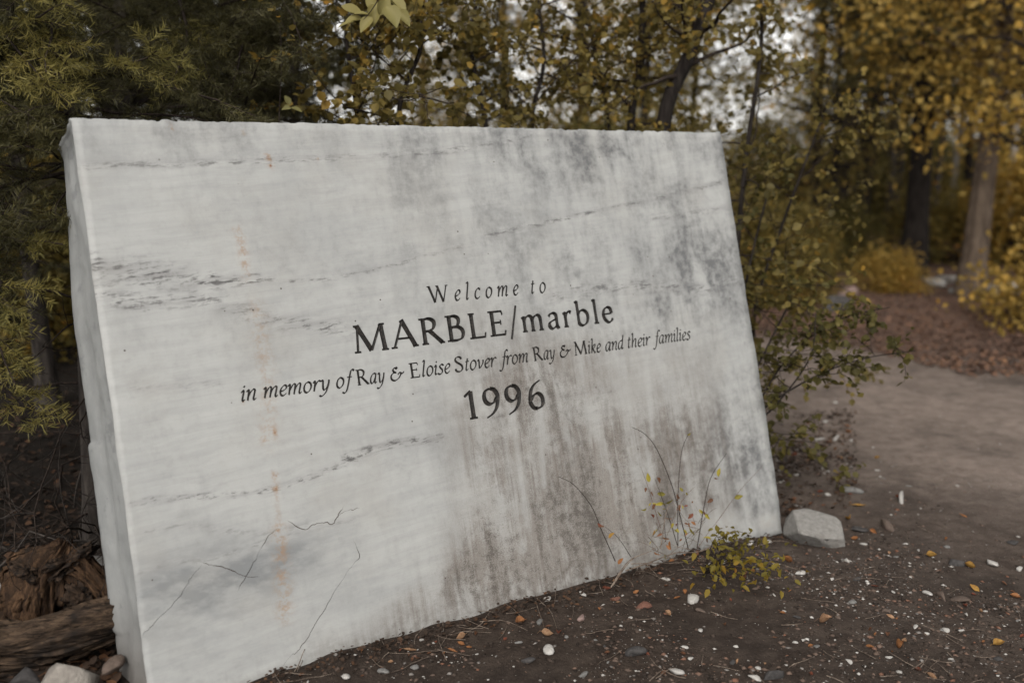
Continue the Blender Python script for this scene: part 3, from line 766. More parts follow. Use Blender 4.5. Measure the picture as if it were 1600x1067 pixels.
def conifer_bough(G, N, p0, d0, L, r, dens=1.0, tipG=None, bare=.15, nl=.032, per_m=420):
    """a drooping bough with side twigs; G wood, N needles, tipG lighter needles at the ends"""
    c = curve3(p0, d0, L, 8, r, .28, -.25)
    G.tube(c, np.linspace(.004 + .004 * L, .0016, len(c)), 5)
    cum = np.linspace(0, 1, len(c))
    m = int(L / .045 * dens)
    for i in range(m):
        t = bare + (1 - bare) * (i + r.random()) / m
        p = np.array([np.interp(t, cum, c[:, k]) for k in range(3)])
        j = min(int(t * (len(c) - 1)), len(c) - 2); ax = unit(c[j + 1] - c[j])
        side = unit(np.cross(ax, [0, 0, 1])) * (1 if i % 2 else -1)
        tl = (.17 * (1 - .55 * t) + .03) * r.uniform(.6, 1.25)
        d = unit(side * r.uniform(.5, 1.0) + ax * .75 + r.normal(size=3) * .22 + np.array([0, 0, -.12]))
        e = p + d * tl
        G.tube(np.array([p, (p + e) / 2 + r.normal(size=3) * .004, e]), [.0016, .0012, .0008], 3)
        tgt = tipG if (tipG is not None and t > .45) else N
        tgt.add(*needle_twig(p, e, r, per_m, nl))
        if tl > .09:
            for k in (0, 1):
                q = p + d * tl * r.uniform(.3, .6); e2 = q + unit(d + side * (.6 if k else -.6) + r.normal(size=3) * .3) * tl * .5
                tgt.add(*needle_twig(q, e2, r, per_m, nl))
    (tipG if tipG is not None else N).add(*needle_twig(c[-2], c[-1] + unit(c[-1] - c[-2]) * .03, r, per_m, nl))
def conifer(name, base, H, rad, seed, z0, z1, label, reach=.9, nb=34, dead=14, tips=0, per_m=420, lean=(0, 0), aim=None, nl=.032, group=None, extra=()):
    r = np.random.default_rng(seed)
    base = np.array([base[0], base[1], float(gz(base[0], base[1])) - .03])
    root = empty(name, base, label=label, category='tree')
    if group: root['group'] = group
    T, G, N, Y = Geo(), Geo(), Geo(), Geo()
    h = np.linspace(0, H, 14)
    tr = np.column_stack([lean[0] * h + .02 * np.sin(h * 2 + seed), lean[1] * h + .02 * np.cos(h * 1.7 + seed), h])
    T.tube(tr, rad * (1 - .8 * h / H) * (1 + .35 * np.exp(-h * 9)), 9)
    for i in range(nb):
        z = z0 + (z1 - z0) * (i + r.random()) / nb
        p = np.array([np.interp(z, h, tr[:, 0]), np.interp(z, h, tr[:, 1]), z])
        az = r.uniform(0, 2 * np.pi) if aim is None else aim + r.normal() * 1.0
        L = reach * (1 - .5 * (z / H)) * r.uniform(.55, 1.1)
        d = np.array([math.cos(az), math.sin(az), r.uniform(-.15, .3)])
        conifer_bough(G, N, p, d, L, r, 1.0, Y if r.random() < tips else None, per_m=per_m, nl=nl)
    for p0, p1, lit in extra:
        p0 = np.array(p0) - base; p1 = np.array(p1) - base
        conifer_bough(G, N, p0, p1 - p0 + np.array([0, 0, .1]), np.linalg.norm(p1 - p0), r, 1.3, Y if lit else None, .05, nl, per_m)
    for i in range(dead):                              # bare dead twigs low on the trunk
        z = r.uniform(.12, max(z0 + .3, .6)); az = r.uniform(0, 2 * np.pi)
        p = np.array([np.interp(z, h, tr[:, 0]), np.interp(z, h, tr[:, 1]), z])
        c = curve3(p, (math.cos(az), math.sin(az), r.uniform(-.3, .35)), r.uniform(.25, .75), 7, r, .5, -.1)
        G.tube(c, np.linspace(.0042, .001, 8), 4)
        for k in range(3):
            q = c[r.integers(2, 7)]; G.tube(curve3(q, rdir(r)[0], r.uniform(.08, .25), 4, r, .5), np.linspace(.0018, .0007, 5), 3)
    obj('trunk', T.mesh('trunk', True), M_BARK_GREY, root)
    obj('branches', G.mesh('branches'), M_TWIG, root)
    crown = obj('crown', N.mesh('crown'), M_NEEDLE, root, kind='stuff')
    if Y.n: obj('new_growth', Y.mesh('new_growth'), M_NEEDLE_TIP, root, kind='stuff')
    return root

# ---------------- broadleaf shrubs and saplings
def shrub(name, stems, seed, label, mat, category='shrub', nb=16, bl=.6, nt=6, tl=.22, lpt=9, ll=.036, t0=.25, up=.35, bark=None, shape=LEAF_ROUND, lean=None, group=None, kstem=7):
    """stems: list of (Nx3 world points, r0, r1). Returns the root empty."""
    r = np.random.default_rng(seed)
    base = np.array(stems[0][0][0], float)
    root = empty(name, base, label=label, category=category)
    if group: root['group'] = group
    G, T = Geo(), Geo(); LP, LD, LN, LL = [], [], [], []
    bias = np.array(lean if lean is not None else (0, 0, 0), float)
    for pts, r0, r1 in stems:
        c = spline(np.array(pts, float), 5) - base
        T.tube(c, np.linspace(r0, r1, len(c)), kstem)
        cum = np.linspace(0, 1, len(c)); Ls = np.linalg.norm(np.diff(c, axis=0), axis=1).sum()
        for i in range(nb):
            t = t0 + (1 - t0) * (i + r.random()) / nb
            p = np.array([np.interp(t, cum, c[:, k]) for k in range(3)])
            az = r.uniform(0, 2 * np.pi)
            d = np.array([math.cos(az), math.sin(az), up + r.normal() * .3]) + bias
            L = bl * r.uniform(.5, 1.2) * (1.1 - .4 * t)
            b = curve3(p, d, L, 7, r, .45, .05)
            G.tube(b, np.linspace(max(.0022, r1 * .6), .0011, len(b)), 4)
            for j in range(nt):
                q = b[r.integers(1, len(b))]
                e = curve3(q, unit(b[-1] - b[0]) * .7 + rdir(r)[0], tl * r.uniform(.5, 1.3), 4, r, .5, -.05)
                G.tube(e, np.linspace(.0014, .0007, len(e)), 3)
                for m in range(lpt):
                    tt = .15 + .85 * (m + r.random()) / lpt
                    q2 = np.array([np.interp(tt, np.linspace(0, 1, len(e)), e[:, k]) for k in range(3)])
                    ax = unit(e[-1] - e[0])
                    dd = unit(ax * .5 + rdir(r)[0] + np.array([0, 0, -.15]))
                    LP.append(q2 + dd * .004); LD.append(dd); LN.append(unit(np.array([0, 0, 1.0]) + r.normal(size=3) * .55)); LL.append(ll * r.uniform(.55, 1.2))
    obj('stem', T.mesh('stem', True), bark or M_BARK_DARK, root)
    obj('twigs', G.mesh('twigs'), M_TWIG, root)
    g = Geo(); g.add(*leaves_geo(np.array(LP), np.array(LD), np.array(LN), np.array(LL), shape))
    obj('foliage', g.mesh('foliage'), mat, root, kind='stuff')
    return root

# ---------------- background trees (in soft focus): trunk, limbs, clumped crowns
def tree_meshes(seed, H, rad, cz0, cw, nclump, lpc, ll, mat_bark, sig=.32, conif=False):
    r = np.random.default_rng(seed)
    T, L = Geo(), Geo(); LP = []
    h = np.linspace(0, H, 12)
    tr = np.column_stack([.06 * np.sin(h * .7 + seed), .06 * np.cos(h * .6 + seed), h])
    T.tube(tr, rad * (1 - .82 * h / H) * (1 + .3 * np.exp(-h * 4)), 9)
    for i in range(nclump):
        z = cz0 + (H - cz0) * r.beta(1.1, 1.3)
        f = (z - cz0) / (H - cz0)
        w = cw * ((1 - f) ** .8 if conif else math.sqrt(max(.08, 1 - (2 * f - .75) ** 2 * .55)))
        az = r.uniform(0, 2 * np.pi); rr = w * math.sqrt(r.uniform(.05, 1))
        c = np.array([math.cos(az) * rr, math.sin(az) * rr, z])
        s = np.array([np.interp(z - .35 * rr, h, tr[:, k]) for k in range(3)])
        mid = (s + c) / 2 + r.normal(size=3) * .08
        T.tube(spline([s, mid, c], 3), np.linspace(.010 + rad * .18, .004, 7), 4)
        n = int(lpc * r.uniform(.5, 1.5))
        LP.append(c + r.normal(size=(n, 3)) * sig * np.array([1.2, 1.2, .6 if not conif else .4]))
    P = np.vstack(LP); n = len(P)
    D = unit(r.normal(size=(n, 3)) + [0, 0, -.2]); N = unit(r.normal(size=(n, 3)) * .7 + [0, 0, 1])
    L.add(*leaves_geo(P, D, N, ll * r.uniform(.6, 1.3, n), LEAF_ROUND if not conif else [(.3, .10), (.7, .08)]))
    return T.mesh('trunk', True), L.mesh('crown')
def tree_at(name, meshes, mats, px, depth, label, rot=0, sc=1.0, group=None, cat='tree', base=None):
    p = at(px, 300, depth) if base is None else np.array([base[0], base[1], 0])
    z = float(gz(p[0], p[1])) - .05
    root = empty(name, (p[0], p[1], z), label=label, category=cat)
    root.rotation_euler = (0, 0, rot); root.scale = (sc, sc, sc)
    if group: root['group'] = group
    for nm, me, mt in zip(('trunk', 'crown') if cat == 'tree' else ('stem', 'foliage'), meshes, mats):
        o = obj(nm, me, None, root)
        o.data.materials.clear() if False else None
        if len(me.materials) == 0: me.materials.append(mt)
        o.material_slots[0].link = 'OBJECT'; o.material_slots[0].material = mt
        if nm in ('crown', 'foliage'): o['kind'] = 'stuff'
    return root
def bush_meshes(seed, H, w, nclump, lpc, ll, sig=.16):
    r = np.random.default_rng(seed); T, L = Geo(), Geo(); LP = []
    for i in range(nclump):
        az = r.uniform(0, 2 * np.pi); f = r.uniform(.08, 1); rr = w * math.sqrt(1 - f * f * .8) * math.sqrt(r.random())
        c = np.array([math.cos(az) * rr, math.sin(az) * rr, H * f])
        T.tube(spline([np.array([c[0] * .12, c[1] * .12, 0]), c * [.5, .5, .6], c], 3), np.linspace(.012, .003, 7), 4)
        n = int(lpc * r.uniform(.5, 1.5)); LP.append(c + r.normal(size=(n, 3)) * sig)
    P = np.vstack(LP); P = P[P[:, 2] > .0]; n = len(P)
    L.add(*leaves_geo(P, unit(r.normal(size=(n, 3))), unit(r.normal(size=(n, 3)) * .7 + [0, 0, 1]), ll * r.uniform(.6, 1.3, n), LEAF_ROUND))
    return T.mesh('stem'), L.mesh('foliage')
# ---------------------------------------------------------------- near conifers, left
CA = -math.pi / 2                       # boughs lean out of the wood, towards the open track
conifer('fir_tree', at(128, 500, 3.05)[:2], 3.6, .034, 11, 1.2, 2.6, 'slender dark fir whose bare lower trunk stands just behind the left edge of the slab', .75, 40, 30, .08, aim=CA + .2, extra=[
    (at(60, -30, 3.0), at(330, 60, 2.75), 0), (at(110, 60, 3.0), at(180, 160, 2.6), 1), (at(90, 20, 2.9), at(75, 110, 2.5), 1), (at(110, 170, 3.0), at(110, 235, 2.55), 0), (at(100, 120, 3.0), at(255, 170, 2.72), 1), (at(130, 90, 3.0), at(40, 260, 2.6), 0)])
conifer('fir_tree', at(330, 300, 4.0)[:2], 3.9, .030, 12, 1.25, 3.0, 'dark fir tree behind the upper left of the slab', 1.15, 60, 8, .05, aim=CA, extra=[
    (at(300, -20, 3.9), at(240, 100, 3.0), 0), (at(340, 30, 3.9), at(330, 130, 3.1), 0), (at(400, 20, 3.9), at(395, 165, 3.2), 0), (at(420, -30, 3.9), at(470, 130, 3.3), 0), (at(280, -30, 3.9), at(300, 40, 2.9), 1), (at(380, 60, 3.9), at(505, 60, 3.4), 0)])
conifer('fir_tree', at(-150, 500, 3.1)[:2], 3.8, .045, 13, .9, 2.8, 'fir tree at the left border with bright yellow-green sprays reaching the slab', 1.0, 50, 18, .14, aim=CA + .5, extra=[
    (at(-60, 400, 2.9), at(110, 480, 2.55), 1), (at(-60, 440, 2.9), at(70, 560, 2.5), 1), (at(-60, 430, 2.9), at(40, 500, 2.45), 1), (at(-60, 380, 2.9), at(60, 420, 2.6), 1), (at(-60, 560, 2.9), at(20, 640, 2.5), 1), (at(-50, 20, 2.9), at(70, 60, 2.5), 1), (at(-50, 90, 2.9), at(20, 190, 2.5), 0), (at(-50, 60, 2.9), at(30, 110, 2.4), 1)])
conifer('fir_tree', at(40, 300, 4.6)[:2], 4.2, .05, 14, .7, 3.4, 'shadowed fir tree deeper in the wood at the far left', 1.2, 56, 10, .0, aim=CA)
conifer('fir_tree', at(200, 300, 5.4)[:2], 4.4, .05, 16, .9, 3.6, 'shadowed fir tree deeper in the wood behind the left end of the slab', 1.3, 50, 4, .0, aim=CA)
conifer('fir_tree', at(470, 300, 5.0)[:2], 4.2, .04, 15, .9, 3.4, 'shadowed fir tree deeper in the wood left of the leafy shrubs', 1.2, 50, 4, .0, aim=CA)
# ---------------------------------------------------------------- leafy saplings behind the slab
def px_stem(pts, d): return np.array([at(x, y, d if np.ndim(d) == 0 else d[i]) for i, (x, y) in enumerate(pts)])
def rooted(pts, d):
    q = px_stem(pts, d); b = q[0].copy(); b[2] = float(gz(b[0], b[1])) - .02
    return np.vstack([b, (b + q[0]) / 2 + [.02, .02, 0], q])
shrub('leafy_sapling', [(rooted([(1035, 205), (1075, 90), (1115, -20), (1150, -140)], 4.1), .040, .022)], 21, 'leafy sapling with a thick dark trunk slanting up to the right behind the slab', M_LEAF_OLIVE, 'sapling', nb=15, bl=.75, nt=8, tl=.24, lpt=11, t0=.52, ll=.031)
shrub('leafy_sapling', [(rooted([(985, 205), (1000, 100), (1005, -40)], 4.5), .026, .014), (rooted([(950, 200), (925, 60), (900, -60)], 4.6), .016, .009)], 22, 'twin-stemmed dark sapling behind the slab left of the slanting trunk', M_LEAF_OLIVE, 'sapling', nb=13, bl=.6, nt=8, tl=.22, lpt=11, t0=.5, ll=.031)
shrub('leafy_sapling', [(rooted([(620, 200), (660, 60), (640, -80)], 3.7), .014, .007), (rooted([(560, 200), (540, 40), (560, -90)], 3.6), .012, .006)], 23, 'olive-leaved shrub spreading above the middle of the slab beside the firs', M_LEAF_OLIVE, 'shrub', nb=17, bl=.65, nt=7, tl=.22, lpt=12, t0=.45, ll=.036)
shrub('leafy_sapling', [(rooted([(760, 205), (735, 60), (770, -80)], 4.0), .014, .007), (rooted([(830, 205), (850, 90), (830, -60)], 4.2), .014, .007)], 24, 'olive-leaved shrub above the centre of the slab between bright sky gaps', M_LEAF_OLIVE, 'shrub', nb=14, bl=.6, nt=8, tl=.22, lpt=12, t0=.45, ll=.031)
shrub('leafy_sapling', [(rooted([(1150, 420), (1165, 250), (1190, 60), (1180, -90)], 4.3), .016, .008), (rooted([(1180, 480), (1230, 330), (1290, 170)], 4.5), .012, .005)], 25, 'tall leafy shrub rising behind the right edge of the slab', M_LEAF_OLIVE, 'shrub', nb=18, bl=.6, nt=7, tl=.22, lpt=10, t0=.25, ll=.036)
shrub('leafy_shrub', [(rooted([(1150, 640), (1190, 560), (1235, 470)], 3.95), .009, .004), (rooted([(1140, 600), (1170, 420), (1200, 300)], 4.1), .010, .004)], 26, 'low leafy shrub crowding the right edge of the slab above the road', M_LEAF_DARK, 'shrub', nb=13, bl=.42, nt=6, tl=.18, lpt=9, t0=.15, ll=.032)
# the spray that reaches out over the road
sp = [rooted([(1165, 650), (1200, 615), (1262, 570), (1330, 535)], [3.75, 3.75, 3.7, 3.65]), ]
shrub('leafy_shrub', [(px_stem([(1165, 665), (1205, 640), (1265, 560), (1275, 490)], 3.6), .005, .0018), (px_stem([(1165, 665), (1210, 625), (1280, 585), (1350, 560), (1430, 548)], 3.65), .005, .0015), (px_stem([(1165, 665), (1230, 560), (1310, 500), (1390, 480)], 3.7), .004, .0014)], 27, 'thin leafy spray arching out from the right edge of the slab over the road', M_LEAF_DARK, 'shrub', nb=11, bl=.16, nt=3, tl=.10, lpt=7, t0=.12, ll=.030, up=.1, kstem=5)
# ---------------------------------------------------------------- middle distance and background
gold1 = tree_meshes(31, 5.6, .13, 1.7, 1.15, 52, 115, .058, None, .30)
gold2 = tree_meshes(32, 5.4, .09, 1.6, 1.3, 56, 115, .058, None, .30)
olive1 = tree_meshes(33, 5.0, .07, 1.1, 1.4, 58, 110, .056, None, .28)
fir1 = tree_meshes(34, 8, .14, 2.0, 1.3, 90, 90, .12, None, .20, True)
aspen = tree_meshes(35, 6.5, .06, 2.6, 1.3, 55, 100, .07, None, .30)
bushA = bush_meshes(36, 1.3, .85, 60, 110, .06); bushB = bush_meshes(37, .8, .7, 45, 110, .05); bushC = bush_meshes(38, 2.3, 1.2, 90, 130, .065, .2)
BG = [
 ('broadleaf_tree', gold1, (M_BARK_BROWN, M_LEAF_GOLD), 1540, 9.4, 'golden tree with a stout sunlit brown trunk at the right beside the road', .3, 1.0, None),
 ('conifer_tree', fir1, (M_BARK_DARK, M_NEEDLE), 1427, 10.8, 'conifer with a thick dark straight trunk left of the stout brown trunk', 1.0, 1.0, None),
 ('broadleaf_tree', aspen, (M_BARK_GREY, M_LEAF_GOLD), 1384, 13.2, 'slim grey-trunked tree left of the dark conifer trunk', 2.0, 1.0, None),
 ('broadleaf_tree', olive1, (M_BARK_DARK, M_LEAF_OLIVE), 1297, 12.0, 'olive tree with a thin dark trunk behind the bend of the road', .5, .85, None),
 ('broadleaf_tree', gold2, (M_BARK_DARK, M_LEAF_GOLD), 1660, 8.2, 'golden tree whose boughs hang in from the right border', 1.1, 1.0, None),
 ('broadleaf_tree', aspen, (M_BARK_PALE, M_LEAF_GOLD), 1490, 18.0, 'pale-stemmed tree far behind the stout brown trunk', 4.0, 1.0, None),
 ('conifer_tree', fir1, (M_BARK_DARK, M_NEEDLE), 1345, 16.0, 'dark conifer far behind the bend of the road', 2.3, 1.0, None),
]
BG += [('conifer_tree', fir1, (M_BARK_DARK, M_NEEDLE), 1318, 19.0, 'slim dark conifer standing far back between the olive tree and the slim grey trunk', 5.1, .9, None),
 ('broadleaf_tree', aspen, (M_BARK_GREY, M_LEAF_GOLD), 1460, 14.5, 'slim tree between the dark conifer and the stout brown trunk', 3.2, .95, None),
 ('broadleaf_tree', aspen, (M_BARK_PALE, M_LEAF_GOLD), 1585, 13.0, 'slim pale tree right of the stout brown trunk', 5.5, .95, None)]
slim = tree_meshes(39, 7.5, .085, 2.9, .9, 46, 80, .07, None, .22)
for px_, d_, mt_, lb_, ro_ in [(1268, 13.5, M_BARK_DARK, 'slim dark trunk rising at the left of the gap beside the shrub', .4), (1322, 14.8, M_BARK_DARK, 'slim dark trunk at the middle of the bright gap', 1.9), (1362, 17.5, M_BARK_DARK, 'thin dark trunk just left of the slim grey one', 2.7), (1408, 16.0, M_BARK_GREY, 'thin grey trunk just left of the dark conifer trunk', 3.3), (1512, 16.5, M_BARK_DARK, 'thin dark trunk just left of the stout brown trunk', 4.4), (1572, 18.5, M_BARK_GREY, 'thin grey trunk just right of the stout brown trunk', 5.2)]:
    BG.append(('broadleaf_tree', slim, (mt_, M_LEAF_OLIVE), px_, d_, lb_, ro_, 1.0, None))
G_FAR = 'trees of the wood far behind the slab'
L_FAR = 'blurred autumn tree in the wood behind the slab'
r_ = np.random.default_rng(77)
far = [(430, 8.0), (330, 7.5), (180, 7.0), (30, 6.5), (1000, 11), (905, 13), (790, 17), (1600, 15), (1500, 27), (1260, 24), (1420, 27), (1080, 14), (560, 13), (660, 17), (420, 12), (260, 9), (90, 8), (-40, 7), (720, 26), (1010, 21), (1590, 30)]
def where(px):
    for lim, w in ((-20, 'beyond the left border'), (60, 'at the far left'), (150, 'left of the slab corner'), (230, 'above the left corner of the slab'), (300, 'above the left quarter of the slab'), (380, 'behind the firs above the slab'), (425, 'behind the firs left of the three-leaved twig'), (500, 'behind the three-leaved twig'), (600, 'behind the spray of large pale leaves'), (690, 'right of the spray of large pale leaves'), (760, 'above the words in memory'), (800, 'left of the brightest sky gap above the slab'), (920, 'above the letters MARBLE'), (1030, 'left of the slanting trunk'), (1070, 'behind the slanting trunk'), (1130, 'right of the slanting trunk'), (1190, 'at the upper right corner of the slab'), (1232, 'behind the shrub at the right edge'), (1270, 'left of the dark boulder'), (1312, 'above the dark boulder'), (1350, 'right of the dark boulder'), (1400, 'behind the slim grey trunk'), (1440, 'behind the dark conifer trunk'), (1470, 'right of the dark conifer trunk'), (1515, 'left of the stout brown trunk'), (1550, 'behind the stout brown trunk'), (1595, 'right of the stout brown trunk'), (9999, 'at the right border')):
        if px < lim: return w
for i, (px, d) in enumerate(far):
    ms, mt, kd = [(olive1, (M_BARK_DARK, M_LEAF_OLIVE), 'olive tree'), (gold1, (M_BARK_GREY, M_LEAF_GOLD), 'golden tree'), (fir1, (M_BARK_DARK, M_NEEDLE), 'dark conifer'), (gold2, (M_BARK_DARK, M_LEAF_OLIVE), 'olive-green tree')][i % 4 if px > 500 else 2]
    BG.append(('conifer_tree' if ms is fir1 else 'broadleaf_tree', ms, mt, px, d, 'blurred %s far in the wood %s' % (kd, where(px)), r_.uniform(0, 6), r_.uniform(.8, 1.1), G_FAR))
for nm, ms, mt, px, d, lab, rot, sc, grp in BG: tree_at(nm, ms, mt, px, d, lab, rot, sc, grp)
BUSH = [
 (bushB, M_LEAF_GOLD, 1395, 9.8, 'small yellow bush at the foot of the dark conifer trunk'),
 (bushB, M_LEAF_GOLD, 1690, 7.6, 'golden bush at the right border beside the road'),
 (bushB, M_LEAF_OLIVE, 1470, 12.5, 'olive bush between the dark conifer and the stout brown trunk'),
 (bushC, M_LEAF_OLIVE, 1245, 9.2, 'tall olive bush behind the bend of the road'),
 (bushC, M_LEAF_DARK, 1335, 11.5, 'dark olive thicket left of the slim grey trunk'),
 (bushA, M_LEAF_GOLD, 1625, 12.0, 'golden thicket right of the stout brown trunk'),
]
for i, (px, d) in enumerate([(1180, 9), (1300, 16), (1380, 17), (1450, 16), (1530, 17), (1620, 16), (1240, 18), (1040, 9), (900, 9), (760, 9), (640, 8), (100, 7), (-40, 6), (1330, 22), (1420, 22), (1500, 23), (1580, 23), (1200, 24), (1280, 23), (1375, 25), (1460, 24), (1545, 25), (1630, 24)]):
    BUSH.append((bushC, [M_LEAF_OLIVE, M_LEAF_OLIVE, M_LEAF_DARK][i % 3], px, d, '%s undergrowth bush %s, %s' % (['olive', 'brownish olive', 'dark green'][i % 3], where(px), 'in the middle distance' if d < 12 else ('farther off' if d < 20 else 'farthest back'))))
for i, (ms, mt, px, d, lab) in enumerate(BUSH):
    tree_at('bush', ms, (M_TWIG, mt), px, d, lab, i * 1.7, .5 if px == 1395 else 1.0 if ms is not bushC else (1.34 - (np.interp(d, [9, 13, 17, 24], [330, 310, 268, 205]) - 252) / 1500 * d) / 2.45 * (1 + .16 * math.sin(i * 2.3)) if px > 1150 else (1.34 + .040 * d) / 2.45, 'undergrowth bushes of the wood' if 'undergrowth' in lab else None, 'bush')

# ---------------------------------------------------------------- bare dead brush in the gap left of the slab
r = np.random.default_rng(909)
for k, (px, lab) in enumerate([(20, 'tangle of bare dead twigs at the left border above the stump'), (85, 'tangle of bare dead twigs between the slender fir trunk and the left border')]):
    b0 = at(px, 700, 2.95 + .15 * k); b0[2] = float(gz(b0[0], b0[1])); root = empty('dead_brush', b0, label=lab, category='brush')
    for i in range(13):
        st_ = np.array([r.normal() * .10, r.normal() * .10, r.uniform(-.01, .25)])
        c = curve3(st_, (r.normal() * .8, -.2 + r.normal() * .4, r.uniform(.2, 1.2)), r.uniform(.45, .95), 9, r, .8, -.5); g = Geo(); g.tube(c, np.linspace(r.uniform(.002, .0045), .0009, len(c)), 5)
        for q in range(5):
            g.tube(curve3(c[r.integers(2, 9)], rdir(r)[0], r.uniform(.1, .3), 5, r, .5), np.linspace(.0016, .0006, 6), 3)
        obj('branch', g.mesh('branch'), [M_BARK_GREY, M_TWIG, M_BARK_DARK][i % 3], root)
# ================================================================ STONES, LEAVES, STUMP, PLANTS
def ico(sub=1):
    import bmesh
    bm = bmesh.new(); bmesh.ops.create_icosphere(bm, subdivisions=sub, radius=1)
    v = np.array([x.co[:] for x in bm.verts]); bm.verts.index_update()
    f = np.array([[q.index for q in x.verts] for x in bm.faces]); bm.free()
    return v, f
ICO2, ICO3, ICO4 = ico(2), ico(3), ico(4)
def rock_mesh(seed, sub=ICO2, cuts=10, flat=.6, rough=.05, lo=.38, hi=.78):
    r = np.random.default_rng(seed); v, f = sub; v = v.copy()
    for d in rdir(r, cuts):                              # broken faces
        h = r.uniform(lo, hi); s = v @ d; v = v - np.outer(np.maximum(s - h, 0), d)
    v = v * (1 + (fbm(v[:, 0] * 3 + v[:, 2] * 2 + seed, v[:, 1] * 3, seed, 3) - .45)[:, None] * rough * 3)
    v = v * np.array([1, r.uniform(.6, .95), flat])
    v = v / np.abs(v[:, :2]).max()
    return mesh_np('stone', v, f, False)
def stone_mat(name, a, b, sc=25, rough=.85):
    t = NT(name); o = t.coord('Object')
    ri = t.new('ShaderNodeObjectInfo').outputs['Random']
    n = t.noise(o, sc / 10, 5, .7); c = t.mix(t.ss(n, .3, .7), a, b)
    c = t.mix(t.math('MULTIPLY', ri, .35), c, [x * .55 for x in a])
    t.bump(n, .4, .05); return t.fin(c, rough, .25)
M_ST = {'white': stone_mat('white_stone', (.40, .38, .355), (.52, .50, .475)), 'grey': stone_mat('grey_stone', (.15, .145, .14), (.24, .235, .225)),
        'dark': stone_mat('dark_stone', (.045, .042, .042), (.085, .08, .078)), 'pale': stone_mat('pale_stone', (.20, .18, .16), (.30, .275, .245)), 'red': stone_mat('red_stone', (.14, .065, .045), (.20, .10, .075)),
        'pink': stone_mat('pinkish_stone', (.22, .15, .13), (.30, .22, .20)), 'brown': stone_mat('brown_stone', (.10, .075, .06), (.16, .12, .10))}
ROCKS = [rock_mesh(200 + i, flat=[.55, .4, .65, .3, .5, .45][i]) for i in range(6)]
for m in ROCKS: m.materials.append(M_ST['white'])
rs_ = np.random.default_rng(5)
def stone(px, py, w, colr, label, k=None, name='stone', group=None, asp=1.0, rot=None):
    p = gpt(px, py); depth = (p - CAM) @ FW
    s = w * depth / FPX / 2
    me = ROCKS[rs_.integers(6) if k is None else k]
    o = obj(name, me, None, label=label, category='stone')
    o.material_slots[0].link = 'OBJECT'; o.material_slots[0].material = M_ST[colr]
    o.location = (p[0], p[1], p[2] + s * .16); o.scale = (s, s * asp, s * .9)
    o.rotation_euler = (rs_.normal() * .15, rs_.normal() * .15, rs_.uniform(0, 6.3) if rot is None else rot)
    if group: o['group'] = group
    return o
STONES = [
 (856, 1017, 32, 'white', 'jagged star-shaped white stone in front of the slab at the bottom'), (1056, 1051, 29, 'white', 'rounded white pebble at the bottom edge in front of the slab'),
 (1082, 937, 27, 'white', 'flat white stone on the dirt below the little yellow-green bush'), (992, 1021, 40, 'dark', 'flat dark slate lying between two white stones'),
 (1006, 948, 27, 'red', 'rounded brick-red stone on the dirt before the slab'), (962, 936, 18, 'red', 'small flat reddish stone left of the rounded brick-red one'),
 (908, 966, 22, 'pink', 'pinkish stone on the dirt near the foot of the slab'), (824, 1033, 25, 'dark', 'dark grey stone just left of the star-shaped white stone'),
 (810, 1004, 14, 'grey', 'small round grey pebble above the star-shaped stone'), (843, 972, 20, 'grey', 'grey stone half hidden in litter at the foot of the slab'), (855, 936, 16, 'white', 'white chip tucked against the foot of the slab'),
 (910, 928, 15, 'white', 'white chip in the litter left of the sprouting stems'), (1040, 906, 16, 'white', 'pale chip in the shade under the sprouting stems'), (911, 1055, 19, 'grey', 'light grey pebble at the bottom edge right of the star-shaped stone'),
 (1180, 1060, 22, 'white', 'white pebble at the bottom edge right of the rounded one'), (1330, 768, 38, 'grey', 'flat grey stone on the gravel behind the angular block'), (1408, 783, 44, 'white', 'long white splinter of stone on the gravel beside the road', .32),
 (1549, 881, 34, 'white', 'long white stone chip near the right border', .5), (1593, 890, 16, 'white', 'white stone cut by the right border'), (1343, 828, 28, 'dark', 'dark stone just right of the angular block'),
 (1385, 824, 52, 'brown', 'broad flat brown stone half sunk in the dirt right of the block', .5), (1495, 882, 30, 'dark', 'dark slate beside a dead leaf near the right border'), (1583, 849, 20, 'dark', 'small dark stone on the road at the right'),
 (1251, 897, 19, 'white', 'oval white stone right of the yellow-green bush'), (1197, 846, 19, 'white', 'white stone standing at the lower right corner of the slab'), (1173, 850, 18, 'white', 'white stone behind the yellow-green bush'),
 (1279, 688, 22, 'white', 'white stone at the edge of the road by the shrub', .6), (1306, 687, 32, 'white', 'long white stone at the edge of the road by the shrub', .4), (1450, 928, 20, 'white', 'white pebble in the middle of the gravel at the right'),
 (1470, 933, 30, 'brown', 'brown stone beside a white pebble in the gravel', .6), (1500, 938, 34, 'brown', 'flat brown stone sunk in the gravel at the right', .7), (1210, 1058, 44, 'dark', 'bluish dark flat stone at the bottom edge', .5),
 (600, 1050, 24, 'grey', 'small grey stone at the bottom edge near the foot of the slab'), (648, 1043, 16, 'grey', 'grey pebble in the litter below the crack in the slab'), (540, 1058, 20, 'white', 'pale stone at the bottom edge left of the grey one'),
]
for e in STONES: stone(e[0], e[1], e[2], e[3], e[4], asp=e[5] if len(e) > 5 else 1.0)
